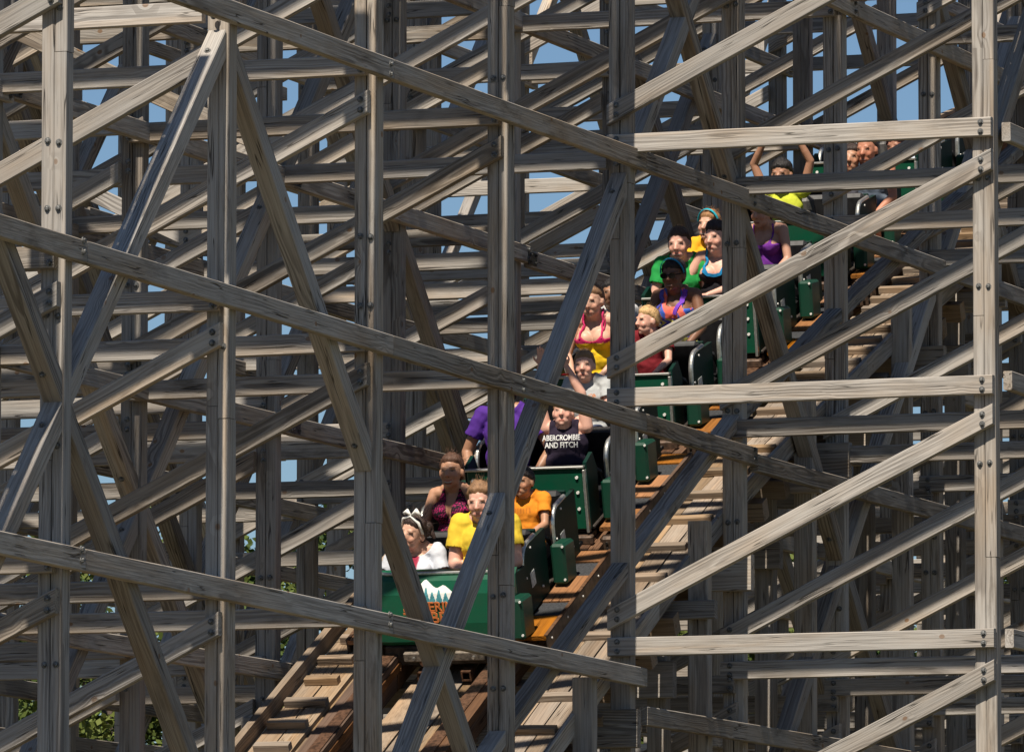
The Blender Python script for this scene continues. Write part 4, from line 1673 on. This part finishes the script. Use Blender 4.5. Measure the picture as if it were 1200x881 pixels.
person('dark skinned boy peering out from behind a post in the third car', 2, 1, (717, 345), .84, BROWNSK, lean=6, yaw=12, smile=0, hs=.90,
    hair=dict(col=(.014, .012, .012), line=.062, side=-.005, back=-.06, vol=.014), top=dict(style='tee', col=(.5, .5, .5)))
def tie_dye(x, y, z):
    c = np.tile(np.array((.80, .16, .11)), (len(x), 1))
    m1 = ((np.sin(x * 60 + z * 30) > .2) & (np.abs(x) > .05)).astype(float)
    c = c * (1 - m1[:, None]) + np.array((.05, .12, .50)) * m1[:, None]
    m2 = ((z < .36)).astype(float)
    c2 = mixc((np.sin(x * 70 + np.sin(z * 90) * 2) > 0).astype(float), (.60, .55, .12), (.10, .08, .55))
    c = c * (1 - m2[:, None]) + c2 * m2[:, None]
    return c
p, H, hs = person('woman in sunglasses with a blue headband and bright tie-dye top in the third car', 2, 1, (789, 323), 1.02, DARKSKIN, lean=10, yaw=-4, pitch=2, female=True, fat=.1, smile=1,
    hands=((-.15, -.26, .14), (.15, -.26, .14)), hair=dict(col=(.016, .010, .010), line=.06, side=-.03, back=-.09, vol=.012, band=(.02, .26, .45), extra=[('ell', (.01, .10, .06), (.05, .045, .05))]),
    top=dict(style='tank', strap=(.055, .095), scoop=.455, arm=.44, col=tie_dye))
sunglasses(p, H, hs)
strap_ribbon(p, 'shoulder_strap', [Vector(q) for q in ((.02, -.165, .40), (.05, -.15, .46), (.09, -.10, .54), (.10, -.04, .60))], .020, (.16, .05, .42))
strap_ribbon(p, 'shoulder_strap', [Vector(q) for q in ((-.125, -.12, .40), (-.125, -.11, .47), (-.115, -.07, .55), (-.10, -.02, .60))], .018, (.10, .10, .45))
# ---- fourth car
person('smiling man with short brown hair in a bright green t-shirt in the fourth car', 3, 0, (796, 286), 1.06, PINK, lean=14, yaw=2, pitch=2, smile=2,
    hands=((-.12, -.27, .16), (.10, -.27, .16)), hair=dict(col=(.06, .035, .022), line=.066, side=.0, back=-.06, vol=.011, strands=30, fly=.025),
    top=dict(style='tee', neck=.085, col=(.02, .27, .06)))
p, H, hs = person('woman with dark hair in a black tank top and blue straps in the fourth car', 3, 0, (839, 279), 1.0, PINK, lean=10, yaw=-14, pitch=2, female=True, fat=.16, smile=0,
    hands=((-.24, -.26, .22), (-.02, -.28, .24)), hair=dict(col=(.028, .017, .016), line=.066, side=-.02, back=-.08, vol=.014, top=.012, strands=40, fly=.04, extra=[('ell', (.02, .08, .085), (.055, .055, .045))]),
    top=dict(style='tank', strap=(.088, .105), scoop=.40, arm=.41, col=(.014, .013, .016)))
for sx in (-1, 1):
    strap_ribbon(p, 'shoulder_strap', [Vector(q) for q in ((sx * .060, -.175, .41), (sx * .095, -.14, .48), (sx * .095, -.075, .58), (sx * .085, .0, .62))], .010, (.015, .20, .42))
mb_b = strap_ribbon(p, 'neckline_trim', [Vector(q) for q in ((-.10, -.150, .44), (-.055, -.178, .405), (0, -.160, .390), (.055, -.178, .405), (.10, -.150, .44))], .013, (.015, .20, .42))
person('person in a golden yellow t-shirt with a blue headband leaning in the fourth car', 3, 1, (831, 264), .94, LIGHT, lean=6, yaw=-10, pitch=2, roll=8, female=True, smile=2,
    hands=((-.2, -.30, .10), (.12, -.33, .12)), hair=dict(col=(.26, .13, .055), line=.062, side=-.03, back=-.09, vol=.010, band=(.02, .36, .46)),
    top=dict(style='tee', neck=.08, col=lambda x, y, z: mixc(sstep(-(((x - .03) / .06) ** 2 + ((z - .37) / .05) ** 2), -1.2, -.8) * (y < 0), (.70, .36, .02), (.70, .10, .03))))
person('woman in a purple strappy top half hidden behind a beam in the fourth car', 3, 1, (893, 249), .96, (.50, .27, .19), lean=12, yaw=-16, pitch=6, female=True, fat=.06, smile=0,
    hair=dict(col=(.06, .03, .02), line=.064, side=-.04, back=-.12, vol=.013, strands=40, fly=.07), top=dict(style='tank', strap=(.08, .10), scoop=.42, arm=.43, col=(.15, .03, .26)))
# ---- fifth car
person('man in a lime yellow t-shirt with both arms raised in the fifth car', 4, 0, (916, 205), .96, (.36, .185, .115), lean=8, yaw=-2, pitch=6, smile=1,
    hands=((-.15, -.05, 1.02), (.17, -.06, 1.04)), hints=UPHINT, curl=.6, hand_n=((0, .9, .1), (0, .9, .1)), hair=dict(col=(.014, .012, .012), line=.060, side=.0, back=-.06, vol=.015, strands=30, fly=.03),
    top=dict(style='tee', sleeve=.5, col=(.52, .56, .05)), voxel=.007)
person('man in a pale blue grey tank top in the back row of the fifth car', 4, 1, (1016, 176), 1.0, (.48, .21, .13), lean=8, yaw=-6, pitch=6, smile=1, fat=.05,
    hair=dict(col=(.05, .03, .02), line=.07, side=.0, back=-.06, vol=.006), top=dict(style='tank', strap=(.06, .12), scoop=.47, col=(.17, .21, .27)), voxel=.009)
person('dark haired person at the left of the back row of the fifth car', 4, 1, (998, 186), .92, TAN, lean=6, yaw=4, smile=0,
    hair=dict(col=(.03, .018, .014), line=.062, side=-.02, back=-.07, vol=.012), top=dict(style='tee', col=(.10, .10, .12)), voxel=.009)
person('person with maroon hair in the rearmost car at upper right', 5, 0, (1051, 172), .95, (.34, .16, .10), lean=10, yaw=-6, pitch=8, smile=0,
    hair=dict(col=(.09, .022, .03), line=.055, side=-.04, back=-.09, vol=.016), top=dict(style='tee', col=(.45, .5, .58)), voxel=.009)
# ------------------------------------------------------------------ a second catwalk behind, and the trees beyond
far_walk = empty('timber_catwalk', P(-4, 26, 5), 'dark plank catwalk running crosswise low behind the trestle at right', 'catwalk')
for layer, v in ((0, 26.0), (1, 27.3)):
    z = 2.4 + .11 * layer
    while z < 7.7:
        w = R.choice((.13, .17, .2))
        a = -9.8
        while a < 2.5 and not (layer and R.random() < .6):
            b = min(a + R.uniform(3.0, 4.4), 2.6)
            board('plank', P(a, v + R.uniform(-.02, .02), z), P(b - .01, v, z), .05, w, far_walk)
            a = b
        z += w + R.uniform(.08, .17)
    for q in range(12):
        uu = -9.6 + q * 1.08 + .4 * layer
        board('post', P(uu, v + .09, -EYE), P(uu, v + .09, 7.9), .10, .13, far_walk, uph=Vector((1, 0, 0)))

def leaf_mat(name, a, b_):
    m, t, b = nt(name)
    g = G(t)
    at = g.n('ShaderNodeVertexColor', layer_name='Col')
    c = g.mix(at.outputs['Color'], (*a, 1), (*b_, 1))
    t.links.new(c, b.inputs['Base Color'])
    b.inputs['Roughness'].default_value = .6
    b.inputs['Specular IOR Level'].default_value = .2
    b.inputs['Transmission Weight'].default_value = 0
    return m
LEAF = leaf_mat('leaves', (.03, .06, .012), (.12, .145, .03))
BARK = plain('bark', (.10, .075, .055), .9, noise=.3, nscale=12, bump=.6)

def tree(px, D, h, wd, label):
    c = cam.location + DH * D + RH * ((px - 600) / 9000 * D)
    base = Vector((c.x, c.y, 0))
    rn = random.Random(int(px * 7 + D))
    root = empty('broadleaf_tree', base, label, 'tree', 'trees beyond the trestle')
    mb = MB()
    mb.tube([Vector((0, 0, -.1)), Vector((.05, 0, h * .25)), Vector((.1, .08, h * .5)), Vector((.0, .1, h * .8))], [.28, .22, .15, .05], 9)
    tips = []
    for i in range(16):
        z = h * rn.uniform(.28, .75)
        a = rn.uniform(0, 6.28)
        L = wd * rn.uniform(.5, .95) * (1.15 - z / h)
        p0 = Vector((.06, .05, z))
        p1 = p0 + Vector((math.cos(a) * L * .5, math.sin(a) * L * .5, L * .3))
        p2 = p0 + Vector((math.cos(a) * L, math.sin(a) * L, L * .5))
        mb.tube([p0, p1, p2], [.08, .05, .02], 6)
        tips += [p1, p2]
    mb.build('trunk', BARK, root, True)
    # crown: clumps of small leaves round the limb ends, gaps between them
    cl = []
    for q in tips:
        for _ in range(3):
            cl.append(q + Vector((rn.gauss(0, .45), rn.gauss(0, .45), rn.gauss(.15, .4))))
    for _ in range(46):
        a, u_ = rn.uniform(0, 6.28), rn.uniform(-.5, 1)
        rr = wd * math.sqrt(max(0, 1 - u_ * u_)) * rn.uniform(.55, 1.0)
        cl.append(Vector((math.cos(a) * rr, math.sin(a) * rr, h * .62 + u_ * h * .36)))
    vs, fs, cc = [], [], []
    for q in cl:
        s = rn.uniform(.35, .75)
        tone = rn.uniform(.1, .9)
        for _ in range(240):
            d = Vector((rn.gauss(0, 1), rn.gauss(0, 1), rn.gauss(0, .8)))
            d = d.normalized() * s * rn.random() ** .4
            p = q + d
            if p.z < .5:
                continue
            x = Vector((rn.gauss(0, 1), rn.gauss(0, 1), rn.gauss(0, .6))).normalized()
            y = x.orthogonal().normalized()
            y = (y + x.cross(y) * rn.uniform(-1.5, 1.5)).normalized()
            l, w = rn.uniform(.045, .085), rn.uniform(.028, .048)
            b = len(vs)
            vs += [p - x * l, p + y * w, p + x * l, p - y * w]
            fs.append((b, b + 1, b + 2, b + 3))
            k = min(1, max(0, tone + rn.uniform(-.25, .25)))
            cc += [k] * 4
    me = mesh_of('crown', vs, fs)
    set_col(me, np.array(cc)[:, None].repeat(3, 1))
    me.materials.append(LEAF)
    new_obj('crown', me, root)

for px, D, h, wd, lb in (
        (-60, 104, 10.6, 3.0, 'leafy green tree at the far left edge beyond the trestle'),
        (120, 100, 10.2, 2.6, 'leafy green tree showing low between the two leftmost near posts'),
        (300, 106, 9.9, 2.6, 'leafy green tree showing low beside the left plank walkway'),
        (405, 112, 11.0, 2.4, 'leafy green tree behind the nose of the lead car'),
        (590, 110, 9.8, 2.8, 'leafy green tree hidden low behind the brown rails'),
        (770, 104, 10.0, 2.8, 'leafy green tree behind the short support posts'),
        (940, 108, 10.9, 2.6, 'leafy green tree showing through the lower right braces'),
        (1090, 102, 10.3, 2.7, 'leafy green tree low behind the right bracing beside the end post'),
        (1270, 108, 10.6, 3.0, 'leafy green tree at the far right edge beyond the trestle')):
    tree(px, D, h, wd, lb)
# ------------------------------------------------------------------ ground
def ground():
    me = mesh_of('ground', [(-3000, -3000, 0), (3000, -3000, 0), (3000, 3000, 0), (-3000, 3000, 0)], [(0, 1, 2, 3)])
    m, t, b = nt('dry_grass_ground')
    g = G(t)
    tc = g.n('ShaderNodeTexCoord')
    n1 = g.n('ShaderNodeTexNoise', {'Vector': tc.outputs['Object'], 'Scale': 0.15, 'Detail': 6.0})
    n2 = g.n('ShaderNodeTexNoise', {'Vector': tc.outputs['Object'], 'Scale': 9.0, 'Detail': 4.0})
    c = g.mix(g.ramp(n1.outputs['Fac'], (.4, .62)), (.14, .105, .06, 1), (.055, .07, .022, 1))
    c = g.mix(g.math('MULTIPLY', n2.outputs['Fac'], .5), c, (.10, .08, .045, 1))
    t.links.new(c, b.inputs['Base Color'])
    b.inputs['Roughness'].default_value = .95
    o = new_obj('ground', me, None, m)
    o['kind'] = 'structure'
ground()
